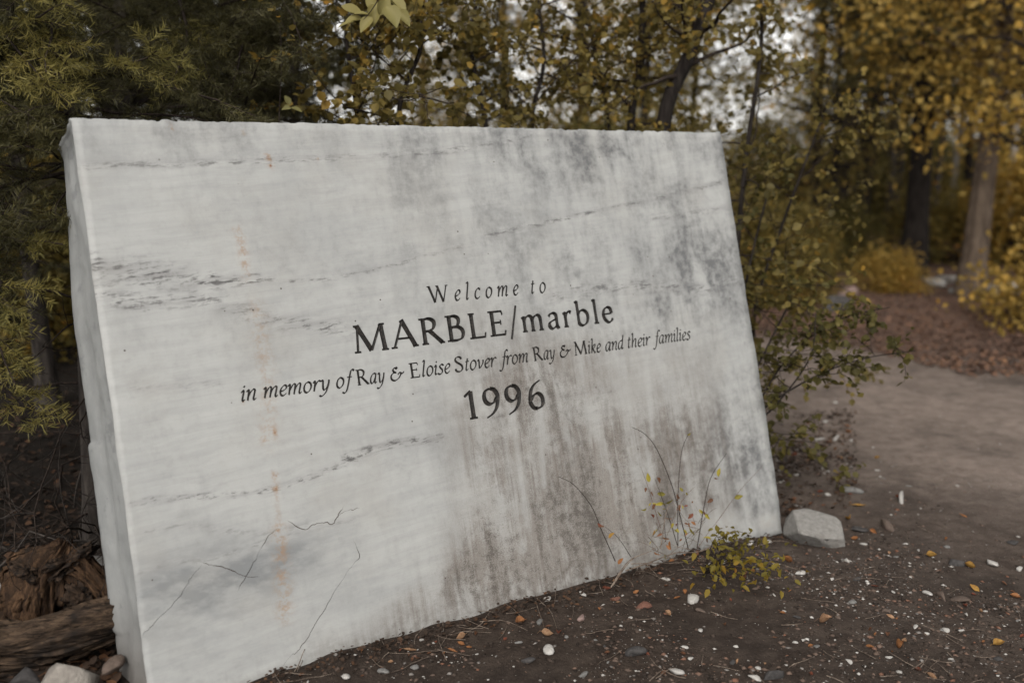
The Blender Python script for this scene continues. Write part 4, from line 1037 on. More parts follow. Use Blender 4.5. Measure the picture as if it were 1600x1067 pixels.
chips = [(1070, 1012, 13), (1079, 1029, 14), (1094, 985, 14), (1185, 1044, 11), (1227, 1039, 9), (1242, 1004, 11), (1323, 877, 14), (1349, 851, 13), (1332, 941, 15), (1293, 774, 13), (1431, 980, 13), (1478, 985, 14), (1502, 985, 12),
 (1327, 1034, 15), (1389, 1027, 12), (1107, 882, 12), (1131, 878, 14), (1330, 690, 14), (1306, 630, 10), (1289, 660, 12), (1400, 870, 9), (1364, 700, 9), (1415, 850, 9), (1480, 855, 11), (1435, 860, 8), (1255, 1000, 9), (1275, 1010, 12),
 (1350, 1000, 10), (1485, 1030, 10), (1472, 985, 9), (1405, 1050, 11), (1120, 960, 8), (1225, 955, 8), (1210, 930, 8), (985, 965, 8), (930, 1000, 8), (885, 995, 10), (745, 1022, 7), (775, 1025, 6), (660, 1000, 12), (1350, 1041, 10), (1420, 760, 10), (1475, 720, 8),
 (1244, 742, 10), (1244, 790, 9), (1228, 720, 12), (1370, 735, 10), (1510, 960, 9), (1560, 985, 8), (1590, 970, 8), (1540, 955, 9), (1448, 990, 10), (1395, 925, 9), (1300, 905, 10), (1150, 1010, 9), (1000, 985, 7), (1035, 1000, 7), (950, 1035, 7)]
for px, py, w in chips: stone(px, py, w, 'white' if rs_.random() < .8 else 'grey', 'small pale stone chip scattered on the dark dirt', group='small pale stone chips on the dirt', name='stone_chip')
for px, py, w in [(1265, 860, 14), (1540, 800, 9), (1340, 905, 18), (1180, 920, 10), (1385, 955, 16), (1245, 965, 14), (1310, 965, 12), (1145, 1035, 14), (1560, 1030, 16), (1480, 1010, 12), (1095, 955, 18), (945, 1010, 10)]:
    stone(px, py, w, ['dark', 'brown'][rs_.integers(2)], 'small dull pebble half sunk in the dirt', group='small dull pebbles in the dirt', name='pebble')

# ---- the angular block beside the slab
v, f = ICO4; v = v.copy()
for d, h in [((0, 0, 1), .50), ((.15, -.1, 1), .52), ((-1, -.35, .25), .74), ((.95, .3, .15), .80), ((.1, -1, -.42), .56), ((.55, -.8, .1), .78), ((-.4, -.85, -.35), .66), ((0, 1, .1), .60), ((.6, .75, .2), .80), ((-.6, .7, .3), .8), ((0, 0, -1), .5), ((.8, .1, .55), .86)]:
    d = unit(np.array(d)); s = v @ d; v = v - np.outer(np.maximum(s - h, 0), d)
v = v * (1 + (fbm(v[:, 0] * 5 + v[:, 2] * 3, v[:, 1] * 5, 91, 4) - .45)[:, None] * .015)
bp = gpt(1276, 850); bd = (bp - CAM) @ FW
t = NT('grey_block'); o = t.coord('Object'); n = t.noise(o, 6, 6, .7); n2 = t.noise(o, 2, 3)
c = t.mix(t.ss(n, .3, .7), (.20, .192, .18), (.29, .28, .265)); c = t.mix(t.math('MULTIPLY', t.ss(n2, .5, .7), .4), c, (.16, .145, .13))
t.bump(n, .5, .05); t.fin(c, .9, .2)
bl = obj('stone_block', mesh_np('stone_block', v, f), t.m, label='angular grey stone block lying beside the lower right corner of the slab', category='stone')
s = 84 * bd / FPX / 1.62
bl.scale = (s, s * .95, s * .78); bl.location = (bp[0], bp[1] + .03, bp[2] + s * .30); bl.rotation_euler = (R(15), R(9), R(-24))

# ---- tiny chips and crumbs: too many and too small to count
def scatter_px(n, r, x0, x1, y0, y1, power=1.0):
    out = []
    while len(out) < n:
        px = r.uniform(x0, x1); py = y0 + (y1 - y0) * r.random() ** power
        p = on_ground(px, py, .02); db = (p[0] - SBL[0]) * -SNH[0] + (p[1] - SBL[1]) * -SNH[1]; al = (p[0] - SBL[0]) * SU[0] + (p[1] - SBL[1]) * SU[1]
        if -.005 < db < .5 and -.1 < al < 2.27: continue
        if r.random() > sstep(.30, .62, fbm(p[0] * 3.1, p[1] * 3.1, 515, 3)) * .9 + .1: continue
        out.append(p)
    P = np.array(out); z = gz(P[:, 0], P[:, 1]); z = z * (1 - .5 * sstep(1.55, .65, road_dist(P[:, 0], P[:, 1]) + .5 * (fbm(P[:, 0] * 1.1, P[:, 1] * 1.1, 121, 4) - .45)))
    P[:, 2] = z; return P
r = np.random.default_rng(55)
OCT = np.array([(1, 0, 0), (0, 1, 0), (-1, 0, 0), (0, -1, 0), (0, 0, .6), (0, 0, -.5)]); OF = np.array([(0, 1, 4), (1, 2, 4), (2, 3, 4), (3, 0, 4), (1, 0, 5), (2, 1, 5), (3, 2, 5), (0, 3, 5)])
def crumbs(name, P, size, mat, label, flat=.6):
    n = len(P); a = r.uniform(0, 6.3, n); ca, sa = np.cos(a), np.sin(a)
    sx = size * r.uniform(.7, 1.3, n); sy = size * r.uniform(.5, 1.0, n)
    J = OCT[None] * (1 + .35 * r.normal(size=(n, 6, 3)) * .6)
    X = J[:, :, 0] * sx[:, None]; Y = J[:, :, 1] * sy[:, None]; Z = J[:, :, 2] * size[:, None] * flat
    V = np.stack([X * ca[:, None] - Y * sa[:, None], X * sa[:, None] + Y * ca[:, None], Z], -1) + P[:, None] + np.array([0, 0, .001])
    F = (OF[None] + np.arange(n)[:, None, None] * 6).reshape(-1, 3)
    return obj(name, mesh_np(name, V.reshape(-1, 3), F), mat, kind='stuff', label=label)
t = NT('pale_grit'); t.fin(t.ramp(t.island(), [(0, (.10, .09, .085)), (.45, (.22, .20, .185)), (.75, (.38, .36, .335)), (1, (.50, .48, .455))]), .9, .2); M_GRIT = t.m
t = NT('dark_grit'); t.fin(t.ramp(t.island(), [(0, (.025, .02, .017)), (.55, (.07, .053, .044)), (.9, (.14, .10, .08)), (1, (.18, .09, .06))]), .95, .1); M_DGRIT = t.m
P = np.vstack([scatter_px(950, r, 420, 1650, 860, 1100), scatter_px(850, r, 1180, 1700, 640, 960), scatter_px(420, r, 1200, 1700, 570, 700)])
crumbs('gravel', P, .0018 + .0075 * r.random(len(P)) ** 4.0, M_GRIT, 'fine pale grit strewn over the dark dirt')
P = scatter_px(1500, r, 1190, 1750, 555, 760); crumbs('gravel', P, .003 + .012 * r.random(len(P)) ** 3.0, M_GRIT, 'worn pale gravel on the road')
P = np.vstack([scatter_px(5200, r, 150, 1700, 840, 1110), scatter_px(2500, r, 1180, 1750, 620, 960)])
crumbs('gravel', P, .002 + .010 * r.random(len(P)) ** 3.0, M_DGRIT, 'dark crumbs of earth and grit on the track')

# ---- fallen leaves
def fallen_mesh(seed, curl, w=.30):
    r = np.random.default_rng(seed); nu, nv = 7, 5; V = []
    for i in range(nu):
        a = i / (nu - 1); hw = w * math.sin(math.pi * min(1, a * .96 + .02)) ** .8 * (1.15 - .5 * a)
        for j in range(nv):
            b = (j / (nv - 1) - .5) * 2
            V.append((a - .5, b * hw, curl * (b * b * hw * 1.6) + curl * .5 * (a - .5) ** 2 * 1.6 + r.normal() * .008))
    V = np.array(V); F = [[i * nv + j, (i + 1) * nv + j, (i + 1) * nv + j + 1, i * nv + j + 1] for i in range(nu - 1) for j in range(nv - 1)]
    g = Geo(); g.add(V, F); g.tube([(-.5, 0, curl * .2), (-.66, .02, curl * .2 + .03), (-.8, .03, .05)], [.012, .010, .008], 3)
    m = g.mesh('fallen_leaf'); return m
FL = [fallen_mesh(300 + i, [.5, .9, .25, 1.2, .6][i], [.27, .3, .22, .26, .34][i]) for i in range(5)]
def fmat(name, a, b):
    t = NT(name); n = t.noise(t.coord('Object'), 5, 4, .65); c = t.mix(t.ss(n, .35, .68), a, b); t.fin(c, .7, .25); t.translucent(c, .2); return t.m
M_FL = {'orange': fmat('orange_leaf', (.33, .15, .06), (.19, .08, .035)), 'brown': fmat('brown_leaf', (.17, .08, .045), (.10, .05, .03)), 'tan': fmat('tan_leaf', (.40, .25, .15), (.25, .14, .08)),
        'yellow': fmat('yellow_leaf', (.38, .23, .06), (.27, .14, .035)), 'red': fmat('red_leaf', (.22, .075, .045), (.13, .045, .03)), 'olive': fmat('olive_leaf', (.20, .17, .035), (.11, .10, .02)), 'yg': fmat('yellowgreen_leaf', (.36, .30, .05), (.24, .20, .03))}
for m in FL: m.materials.append(M_FL['brown'])
def fallen(px, py, w, colr, label, group=None, k=None):
    p = gpt(px, py); depth = (p - CAM) @ FW; L = w * depth / FPX
    o = obj('fallen_leaf', FL[rs_.integers(5) if k is None else k], None, label=label, category='leaf')
    o.material_slots[0].link = 'OBJECT'; o.material_slots[0].material = M_FL[colr]
    L *= .85; o.location = (p[0], p[1], p[2] + L * .10); o.scale = (L, L * rs_.uniform(.7, 1.1), L * rs_.uniform(.7, 1.6))
    o.rotation_euler = (rs_.normal() * .3, rs_.normal() * .3, rs_.uniform(0, 6.3))
    if group: o['group'] = group
for px, py, w, cl, lab in [
 (564, 1016, 24, 'orange', 'bright orange leaf at the foot of the slab near the bottom edge'), (641, 1018, 24, 'tan', 'curled tan leaf at the foot of the slab'), (722, 999, 18, 'tan', 'tan leaf in the litter at the foot of the slab, upper of a pair'),
 (719, 1008, 14, 'orange', 'small orange leaf in the litter, lower of a pair'), (707, 1018, 20, 'orange', 'flat orange-brown leaf left of a pair in the litter'), (812, 974, 26, 'orange', 'curled orange leaf against the foot of the slab'), (854, 995, 24, 'tan', 'upright tan leaf above the star-shaped white stone'),
 (872, 991, 18, 'red', 'dark red leaf right of the upright tan one'), (948, 922, 20, 'red', 'flat red leaf at the foot of the slab'), (1043, 961, 17, 'tan', 'tan leaf right of the rounded brick-red stone'), (970, 876, 18, 'orange', 'orange leaf caught among the sprouting stems'),
 (1327, 813, 22, 'yellow', 'golden leaf beside the angular block'), (1365, 833, 15, 'orange', 'orange leaf on the flat brown stone'), (1230, 878, 18, 'orange', 'orange leaf at the tip of the yellow-green bush'), (1455, 871, 20, 'yellow', 'golden leaf in the gravel in front of a dark slate'),
 (1516, 888, 22, 'yellow', 'yellow leaf right of the dark slate'), (1522, 921, 20, 'yellow', 'golden leaf in the gravel near the flat brown stones'), (1585, 934, 20, 'orange', 'orange leaf at the right border on the gravel'), (1391, 964, 15, 'tan', 'tan leaf standing alone in the gravel'),
 (1283, 975, 34, 'tan', 'long curled tan leaf in the middle of the dirt'), (1292, 966, 18, 'tan', 'crumpled tan leaf on top of a long curled one'), (1387, 994, 18, 'brown', 'brown curled leaf in the lower right'), (1404, 1014, 26, 'orange', 'long rusty leaf in the lower right'), (1414, 1002, 15, 'tan', 'small tan leaf beside the rusty one'),
 (1359, 1012, 15, 'orange', 'small orange leaf left of the rusty one'), (1536, 1003, 16, 'orange', 'orange leaf left of a bright yellow one'), (1561, 1009, 24, 'yellow', 'bright yellow leaf in the lower right corner'), (1455, 1059, 20, 'tan', 'tan leaf at the bottom edge right'), (1435, 1048, 18, 'red', 'rusty red leaf at the bottom edge right'),
 (1070, 926, 14, 'orange', 'orange leaf above the flat white stone'), (1342, 792, 26, 'yellow', 'long yellow leaf behind the angular block'), (1367, 917, 15, 'red', 'brick red leaf in the middle of the gravel'), (1505, 807, 16, 'orange', 'orange leaf on the road at the right'), (1370, 717, 13, 'yellow', 'yellow leaf on the edge of the road')]:
    fallen(px, py, w, cl, lab)
for i in range(95):
    reg = rs_.random()
    if reg < .35: px, py = rs_.uniform(1235, 1600), rs_.uniform(760, 1060)
    elif reg < .6: px, py = rs_.uniform(1225, 1330), rs_.uniform(660, 800)
    elif reg < .85:
        px = rs_.uniform(440, 1000); py = np.interp(px, [440, 560, 700, 800, 880, 1000], [1055, 1022, 990, 962, 932, 892]) + rs_.uniform(3, 40)
    else: px, py = rs_.uniform(900, 1250), rs_.uniform(880, 1060)
    fallen(px, py, rs_.uniform(7, 13), ['orange', 'brown', 'brown', 'tan', 'red'][rs_.integers(5)], 'small dead leaf among the litter on the dirt', 'small dead leaves on the dirt')
# ---- leaf litter masses
def litter(name, P, size, mat, label, up=.02, flatness=1.0):
    n = len(P); a = r.uniform(0, 6.3, n)
    D = unit(np.stack([np.cos(a), np.sin(a), r.normal(size=n) * .35], 1)); N = unit(r.normal(size=(n, 3)) * .45 * flatness + [0, 0, 1])
    g = Geo(); g.add(*leaves_geo(P + np.stack([0 * a, 0 * a, r.uniform(.002, up, n)], 1), D, N, size * r.uniform(.6, 1.3, n), LEAF_OVAL)); return obj(name, g.mesh(name), mat, kind='stuff', label=label)
def zg(P): P[:, 2] = gz(P[:, 0], P[:, 1]); return P
P = []
while len(P) < 5200:                                     # verge beyond the road
    p = on_ground(r.uniform(1150, 1750), 445 + 135 * r.random() ** .8, .05)
    if road_dist(p[0], p[1]) > 1.0 and p[1] > 5.3: P.append(p)
litter('leaf_litter', zg(np.array(P)), .036, M_LITTER, 'reddish fallen leaves carpeting the verge beyond the road')
P = []
while len(P) < 1700:                                     # forest floor left of and behind the slab
    p = on_ground(r.uniform(-60, 230), r.uniform(640, 1090), .05)
    db = (p[0] - SBL[0]) * -SNH[0] + (p[1] - SBL[1]) * -SNH[1]; al = (p[0] - SBL[0]) * SU[0] + (p[1] - SBL[1]) * SU[1]
    if db > .3 or al < -.03: P.append(p)
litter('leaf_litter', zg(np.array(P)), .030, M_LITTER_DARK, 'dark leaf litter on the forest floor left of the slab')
P = []
for i in range(900):                                    # drift of litter along the foot of the slab
    al = r.uniform(.1, 2.25); off = abs(r.normal()) * .045; p = SBL + SU * al + SNH * (off + .008); P.append((p[0], p[1], 0))
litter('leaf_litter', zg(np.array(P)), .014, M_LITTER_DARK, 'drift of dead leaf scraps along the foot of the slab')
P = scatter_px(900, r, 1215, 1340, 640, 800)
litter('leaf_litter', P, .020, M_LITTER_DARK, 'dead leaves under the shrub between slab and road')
# dry stalks
def stalks(name, n, sel, L, mat, label):
    g = Geo()
    for i in range(n):
        p = sel(); a = r.uniform(0, 6.3); l = L * r.uniform(.4, 1.3)
        c = curve3(p + [0, 0, .006], (math.cos(a), math.sin(a), .10), l, 5, r, .35, -.25); c[:, 2] = np.maximum(c[:, 2], gz(c[:, 0], c[:, 1]) + .003)
        g.tube(c, np.linspace(.0015, .0007, 6), 3)
    obj(name, g.mesh(name), mat, kind='stuff', label=label)
def foot():
    al = r.uniform(.2, 2.0); p = SBL + SU * al + SNH * (abs(r.normal()) * .06 + .015); p[2] = float(gz(p[0], p[1])); return p
stalks('dry_stalks', 70, foot, .13, M_TWIG_PALE, 'dry stalks strewn along the foot of the slab')
def lfloor():
    p = on_ground(r.uniform(-60, 160), r.uniform(700, 1000), .04); p[2] = float(gz(p[0], p[1])); return p
stalks('dry_twigs', 90, lfloor, .28, M_TWIG, 'dark fallen twigs on the forest floor left of the slab')

def rfloor():
    p = scatter_px(1, r, 900, 1650, 700, 1090)[0]; return p
stalks('dry_twigs', 90, rfloor, .09, M_TWIG_PALE, 'short dry twigs and stalks scattered over the dirt and track')
# ---- rotten stump, rotten log and stones, lower left
t = NT('rotten_wood'); o = t.coord('Object'); at2 = t.sep(t.attr('fib'))
fn = t.noise(t.mapv(o, (62, 62, 11)), 1, 6, .75); n2 = t.noise(o, 9, 4, .6)
c = t.mix(t.ss(fn, .32, .68), (.024, .015, .011), (.120, .070, .040)); c = t.mix(t.ss(n2, .52, .70), c, (.026, .02, .016)); c = t.mix(t.math('MULTIPLY', at2[0], .85), c, (.018, .014, .012))
t.bump(fn, .9, .012); t.fin(c, .95, .1); M_ROT = t.m
t = NT('rotten_log_wood'); o = t.coord('Object'); at2 = t.sep(t.attr('fib'))
fn = t.noise(t.mapv(o, (10, 58, 58)), 1, 6, .75); n2 = t.noise(o, 8, 4, .6)
c = t.mix(t.ss(fn, .34, .68), (.020, .015, .012), (.155, .105, .070)); c = t.mix(t.ss(n2, .48, .66), c, (.022, .018, .016)); c = t.mix(t.math('MULTIPLY', at2[0], .7), c, (.018, .014, .012))
t.bump(fn, .9, .012); t.fin(c, .95, .1); M_ROTL = t.m
M_BARKCHUNK = bark_mat('bark_chunk', (.010, .008, .007), (.058, .038, .026), 60, .35, 1.0)
def fib_attr(me, val):
    a = me.attributes.new('fib', 'FLOAT_COLOR', 'POINT'); c = np.ones((len(val), 4), np.float32); c[:, :3] = np.clip(val, 0, 1)[:, None]; a.data.foreach_set('color', c.ravel())
def fibre_body(name, seed, nth, nh, rad_f, axis_pts, mat, loc, **props):
    """a body of fibrous wood around a curved axis"""
    th = np.arange(nth) * 2 * np.pi / nth; ax = spline(axis_pts, max(2, nh // (len(axis_pts) - 1))); nh = len(ax); hh = np.linspace(0, 1, nh)
    TH, HH = np.meshgrid(th, hh)
    tw = TH + HH * .7
    rid = np.abs(vnoise(np.cos(tw) * 9 + seed, np.sin(tw) * 9 + HH * 1.2, seed) - .5) * 2
    rid2 = vnoise(np.cos(tw) * 24 + seed, np.sin(tw) * 24 + HH * 2.0, seed + 3)
    lump = fbm(np.cos(TH) * 1.6 + seed, np.sin(TH) * 1.6 + HH * 2.5, seed + 5, 3) - .45
    rr = rad_f(TH, HH) * (1 + 1.3 * lump - .38 * (1 - rid) ** 3 + .16 * (rid2 - .5) + .12 * (vnoise(np.cos(tw) * 11 + seed, np.sin(tw) * 11 + HH * 9, seed + 13) - .5))
    tg = unit(np.gradient(ax, axis=0)); ref = np.array([0, 1.0, 0]) if abs(tg[:, 1]).mean() < .7 else np.array([0, 0, 1.0])
    a = unit(np.cross(tg, ref)); b = np.cross(tg, a)
    Vv = ax[:, None] + rr[..., None] * (np.cos(TH)[..., None] * a[:, None] + np.sin(TH)[..., None] * b[:, None])
    # splintered ends
    for e, sg in ((0, -1), (nh - 1, 1)):
        sp_ = (vnoise(np.cos(th) * 14, np.sin(th) * 14, seed + 9) ** 2) * .05
        Vv[e] = ax[e] + (Vv[e] - ax[e]) * .55 + tg[e] * (sg * sp_)[:, None]
    i = np.arange(nh - 1)[:, None] * nth; j = np.arange(nth)[None]; j2 = (j + 1) % nth
    F = np.stack([i + j, i + j2, i + nth + j2, i + nth + j], -1).reshape(-1, 4)
    Vl = Vv.reshape(-1, 3); n0 = len(Vl); Vl = np.vstack([Vl, ax[0] + tg[0] * .02, ax[-1] - tg[-1] * .03])
    caps = np.vstack([np.stack([np.full(nth, n0), np.roll(np.arange(nth), -1), np.arange(nth)], 1), np.stack([np.full(nth, n0 + 1), np.arange(nth) + n0 - nth, np.roll(np.arange(nth) + n0 - nth, -1)], 1)])
    me = mesh_np(name, Vl, [F, caps]); fib_attr(me, np.append(((1 - rid) ** 3).ravel(), [1, 1]))
    ob = obj(name, me, mat, **props); ob.location = loc
    rr_ = np.random.default_rng(seed)
    for k in range(26 if nth > 70 else 8):               # splinters standing off the surface, along the grain
        i0 = rr_.integers(2, nh - 6); j0 = rr_.integers(nth); ln = rr_.integers(4, max(5, nh // 3)); w_ = rr_.integers(1, 4)
        rows = np.arange(i0, min(nh - 1, i0 + ln)); m_ = len(rows); lift = 1.03 + .07 * rr_.random() + .10 * np.linspace(0, 1, m_) * rr_.random()
        A_in = np.array([ax[q_] + (Vv[q_, j0] - ax[q_]) * l_ for q_, l_ in zip(rows, lift)]); B_in = np.array([ax[q_] + (Vv[q_, (j0 + w_) % nth] - ax[q_]) * l_ for q_, l_ in zip(rows, lift)])
        tpr = np.sin(np.linspace(.15, math.pi - .1, m_))[:, None]; mid_ = (A_in + B_in) / 2; A_in = mid_ + (A_in - mid_) * tpr; B_in = mid_ + (B_in - mid_) * tpr; C_in = mid_ + (ax[rows] - mid_) * .09
        q4 = [[i, i + 1, m_ + i + 1, m_ + i] for i in range(m_ - 1)] + [[2 * m_ + i, 2 * m_ + i + 1, i + 1, i] for i in range(m_ - 1)] + [[m_ + i, m_ + i + 1, 2 * m_ + i + 1, 2 * m_ + i] for i in range(m_ - 1)]
        sm = mesh_np('splinter', np.vstack([A_in, B_in, C_in]), np.array(q4)); fib_attr(sm, np.full(3 * m_, .0)); obj('splinter', sm, mat, ob)
    return ob
sb_ = gpt(95, 985); sb_ = at(95, 1000, 2.78); sz = float(gz(sb_[0], sb_[1]))
fibre_body('rotten_stump', 401, 110, 26, lambda TH, H: .118 * (1.12 - .35 * H + .14 * np.sin(TH * 2 + 1) - .45 * sstep(.75, 1, H)), [(-.03, 0, -.04), (-.02, 0, .08), (.0, .0, .17), (.03, .01, .245)], M_ROT, (sb_[0], sb_[1], sz), label='rotten orange-brown tree stump with splintered fibres at the lower left', category='stump')
stump_ = bpy.data.objects['rotten_stump']
for (bx_, by_, bz_, sx_, sy_, sz_, ry_), sd_ in zip([(.045, -.02, .215, .11, .09, .055, .5), (-.05, -.03, .20, .06, .07, .045, -.4), (.10, -.05, .13, .05, .06, .09, .2)], (3, 4, 5)):
    v, f = ICO4; nn_ = np.abs(fbm(v[:, 0] * 7 + sd_ * 7, v[:, 1] * 2.0 + v[:, 2] * 6, sd_, 5) - .47); v = v * (1.05 - 2.6 * nn_ + 1.2 * (fbm(v[:, 0] * 2 + sd_, v[:, 1] * 2 + v[:, 2] * 2, sd_ + 9, 3) - .45))[:, None]; v = v * [sx_ * .9, sy_, sz_ * .62]
    bo = obj('bark', mesh_np('bark', v, f), M_BARKCHUNK, stump_); bo.location = (bx_, by_, bz_); bo.rotation_euler = (0, ry_, sd_)
kp = at(150, 940, 2.72)
fibre_body('rotten_root', 402, 60, 18, lambda TH, H: .042 * (1.1 - .5 * H + .15 * np.sin(TH * 2)), [(-.05, 0, .12), (.015, -.01, .05), (.055, -.02, -.03), (.06, -.02, -.11)], M_ROT, (kp[0], kp[1], kp[2]), label='weathered root bending down from the rotten stump beside the slab', category='root')
lp = at(70, 1030, 2.55); 
fibre_body('rotten_log', 403, 90, 30, lambda TH, H: .068 * (1 + .35 * np.sin(TH * 2 + .8) + .25 * np.sin(H * 9 + TH) - .5 * np.abs(H - .45)), [(-.36, -.10, -.03), (-.12, -.02, .0), (.08, .02, .03), (.26, .07, .045)], M_ROTL, (lp[0], lp[1], max(lp[2], .07)), label='splintered rotten log lying in front of the stump at the lower left', category='log')
for px, py, d, w, cl, lab in [(110, 1062, 2.36, 95, 'pale', 'pale boulder at the bottom left corner below the rotten log'), (178, 1040, 2.45, 50, 'brown', 'brown stone between the rotten log and the slab'), (22, 915, 2.95, 80, 'grey', 'grey stone left of the rotten stump'), (150, 872, 3.1, 26, 'grey', 'small grey stone behind the rotten stump, left of a second'), (163, 878, 3.05, 26, 'grey', 'small grey stone tucked between the stump and the slab'),
 (5, 1000, 2.7, 60, 'dark', 'dark stone at the left border behind the rotten log'), (40, 1062, 2.4, 60, 'dark', 'dark stone at the bottom left corner')]:
    p = at(px, py, d); s = w * d / FPX / 2; o = obj('stone', ROCKS[rs_.integers(6)], None, label=lab, category='stone')
    o.material_slots[0].link = 'OBJECT'; o.material_slots[0].material = M_ST[cl]; o.scale = (s, s, s * 1.1); o.location = (p[0], p[1], max(p[2], float(gz(p[0], p[1])))); o.rotation_euler = (0, .1, rs_.uniform(0, 6))

# ---- sprouting stems against the slab
def zs(l): return [(850 + x / 3.68, 640 + y / 3.68) for x, y in l]
def off_slab(px, py, w):               # point on the line of sight, w metres in front of the slab's face
    d = ray(px, py); k = ((SBL + SN * w - CAM) @ SN) / (d @ SN); return CAM + k * d
sprout_base = gpt(1060, 868)
def small_leaf(parent, P, D, N, L, mat, shape=LEAF_ROUND, name='leaf'):
    D = unit(D); S = unit(np.cross(D, N)); N = np.cross(S, D); nu, nv = 7, 5; v = []
    cu = r.uniform(.1, .9); tw_ = r.normal() * .5; wd = r.uniform(.24, .36) * (1.15 if shape is LEAF_ROUND else .8)
    for i in range(nu):
        a = i / (nu - 1); hw = wd * math.sin(math.pi * min(1, a * .97 + .015)) ** .75 * (1.2 - .45 * a)
        for j in range(nv):
            b = (j / (nv - 1) - .5) * 2
            v.append(P + L * (D * a + S * (b * hw) + N * (cu * hw * b * b - .35 * cu * a * a + tw_ * b * hw * (a - .5))))
    f = [[i * nv + j, (i + 1) * nv + j, (i + 1) * nv + j + 1, i * nv + j + 1] for i in range(nu - 1) for j in range(nv - 1)]
    o = obj(name, mesh_np('leaf', np.array(v) - np.array(parent.location), np.array(f), True), mat, parent); return o
M_STEM = bark_mat('dark_shoot', (.020, .014, .012), (.05, .036, .03), 60, 1, .1); M_STEM_RED = bark_mat('red_shoot', (.09, .05, .04), (.15, .09, .07), 60, 1, .1)
SPR = [
 ('sprout', 'arching leafless shoot bending left across the brown-stained foot of the slab', [([(410, 870), (330, 690), (270, 550), (170, 430), (85, 385)], M_STEM, .06, .0016), ([(500, 845), (430, 740), (350, 670)], M_STEM, .06, .0012)],
  [(330, 670, 16, 'brown'), (385, 722, 20, 'yellow'), (318, 660, 10, 'red'), (440, 868, 22, 'orange')]),
 ('sprout', 'cluster of tall thin shoots with a few brown leaves against the slab', [([(830, 800), (770, 560), (730, 420), (650, 230), (580, 140), (505, 100)], M_STEM, .07, .0018), ([(770, 780), (770, 500), (790, 250), (830, 140)], M_STEM, .09, .0015), ([(770, 790), (725, 640), (690, 540), (640, 400)], M_STEM, .08, .0014), ([(670, 680), (600, 450), (555, 325)], M_STEM_RED, .06, .0010), ([(670, 800), (700, 600), (725, 540)], M_TWIG_PALE, .10, .0016), ([(700, 760), (690, 620), (690, 540)], M_STEM, .09, .0010), ([(770, 560), (820, 490), (870, 440)], M_STEM_RED, .08, .0008)],
  [(600, 390, 22, 'yg'), (660, 405, 16, 'brown'), (672, 484, 22, 'olive'), (585, 462, 15, 'brown'), (622, 484, 16, 'brown'), (630, 560, 20, 'brown'), (668, 540, 16, 'yg'), (687, 570, 12, 'yg'), (630, 712, 18, 'yellow'), (715, 625, 18, 'orange'), (790, 458, 12, 'olive'), (720, 530, 20, 'olive'), (770, 500, 14, 'brown'), (815, 552, 12, 'red'), (845, 610, 16, 'red'), (820, 655, 12, 'brown'), (700, 740, 20, 'orange'), (725, 780, 22, 'orange'), (835, 140, 12, 'olive'), (775, 560, 14, 'red'), (735, 660, 12, 'orange'), (735, 865, 18, 'orange'), (760, 665, 12, 'red')]),
 ('sprout', 'single curved dark shoot with yellow leaves right of the cluster', [([(880, 795), (920, 560), (960, 390), (1050, 250)], M_STEM, .08, .0018), ([(990, 650), (1130, 460), (1260, 320)], M_STEM_RED, .05, .0009), ([(880, 800), (950, 700), (990, 650)], M_STEM_RED, .06, .0009)],
  [(1005, 362, 20, 'yg'), (990, 395, 10, 'brown'), (1117, 502, 20, 'olive'), (905, 588, 20, 'yg'), (925, 598, 12, 'brown'), (957, 523, 16, 'brown'), (850, 700, 24, 'yg'), (815, 705, 18, 'yg'), (955, 690, 16, 'olive'), (940, 735, 20, 'yg')]),
]
for nm, lab, stems, lvs in SPR:
    b = off_slab(*zs([stems[0][0][0]])[0], stems[0][2]); b[2] = float(gz(b[0], b[1])); root = empty(nm, b, label=lab, category='plant')
    for pts, mt, w, rad in stems:
        q = np.array([off_slab(x, y, w * (1 - .0 * i)) for i, (x, y) in enumerate(zs(pts))]); g = Geo(); c = spline(q, 6) - b; g.tube(c, np.linspace(rad, rad * .45, len(c)), 5); obj('stem', g.mesh('stem', True), mt, root)
    for x, y, w, cl in lvs:
        (px, py), = zs([(x, y)]); p = off_slab(px, py, .075); L = w * 2.3 / 3.68 * 3.3 / FPX
        d = unit(np.array([r.normal(), r.normal() * .3, r.normal() * .7])); n_ = unit(np.array([r.normal() * .9, -.8, .5 + r.normal() * .9]))
        small_leaf(root, p - d * L * .5, d, n_, L * r.uniform(.85, 1.15), M_FL[cl], LEAF_OVAL)
# fine side twigs on the middle cluster
root = [o for o in bpy.data.objects if o.name.startswith('sprout') and 'cluster' in o.get('label', '')][0]; b = np.array(root.location); g = Geo()
for i in range(26):
    (px, py), = zs([(r.uniform(600, 900), r.uniform(640, 830))]); p = off_slab(px, py, r.uniform(.05, .12)) - b
    g.tube(curve3(p, (r.normal() * .8, -.3, r.uniform(.1, 1.3)), r.uniform(.04, .13), 5, r, .5), np.linspace(.0010, .0005, 6), 3)
obj('side_twigs', g.mesh('side_twigs'), M_TWIG_PALE, root)
for i in range(34):
    (px, py), = zs([(r.uniform(580, 960), r.uniform(470, 860))]); p = off_slab(px, py, r.uniform(.05, .11)); d = unit(r.normal(size=3)); small_leaf(root, p, d, unit(r.normal(size=3) + [0, -.6, .5]), r.uniform(.012, .024), M_FL[['brown', 'red', 'orange', 'olive', 'yg'][r.integers(5)]], LEAF_OVAL)
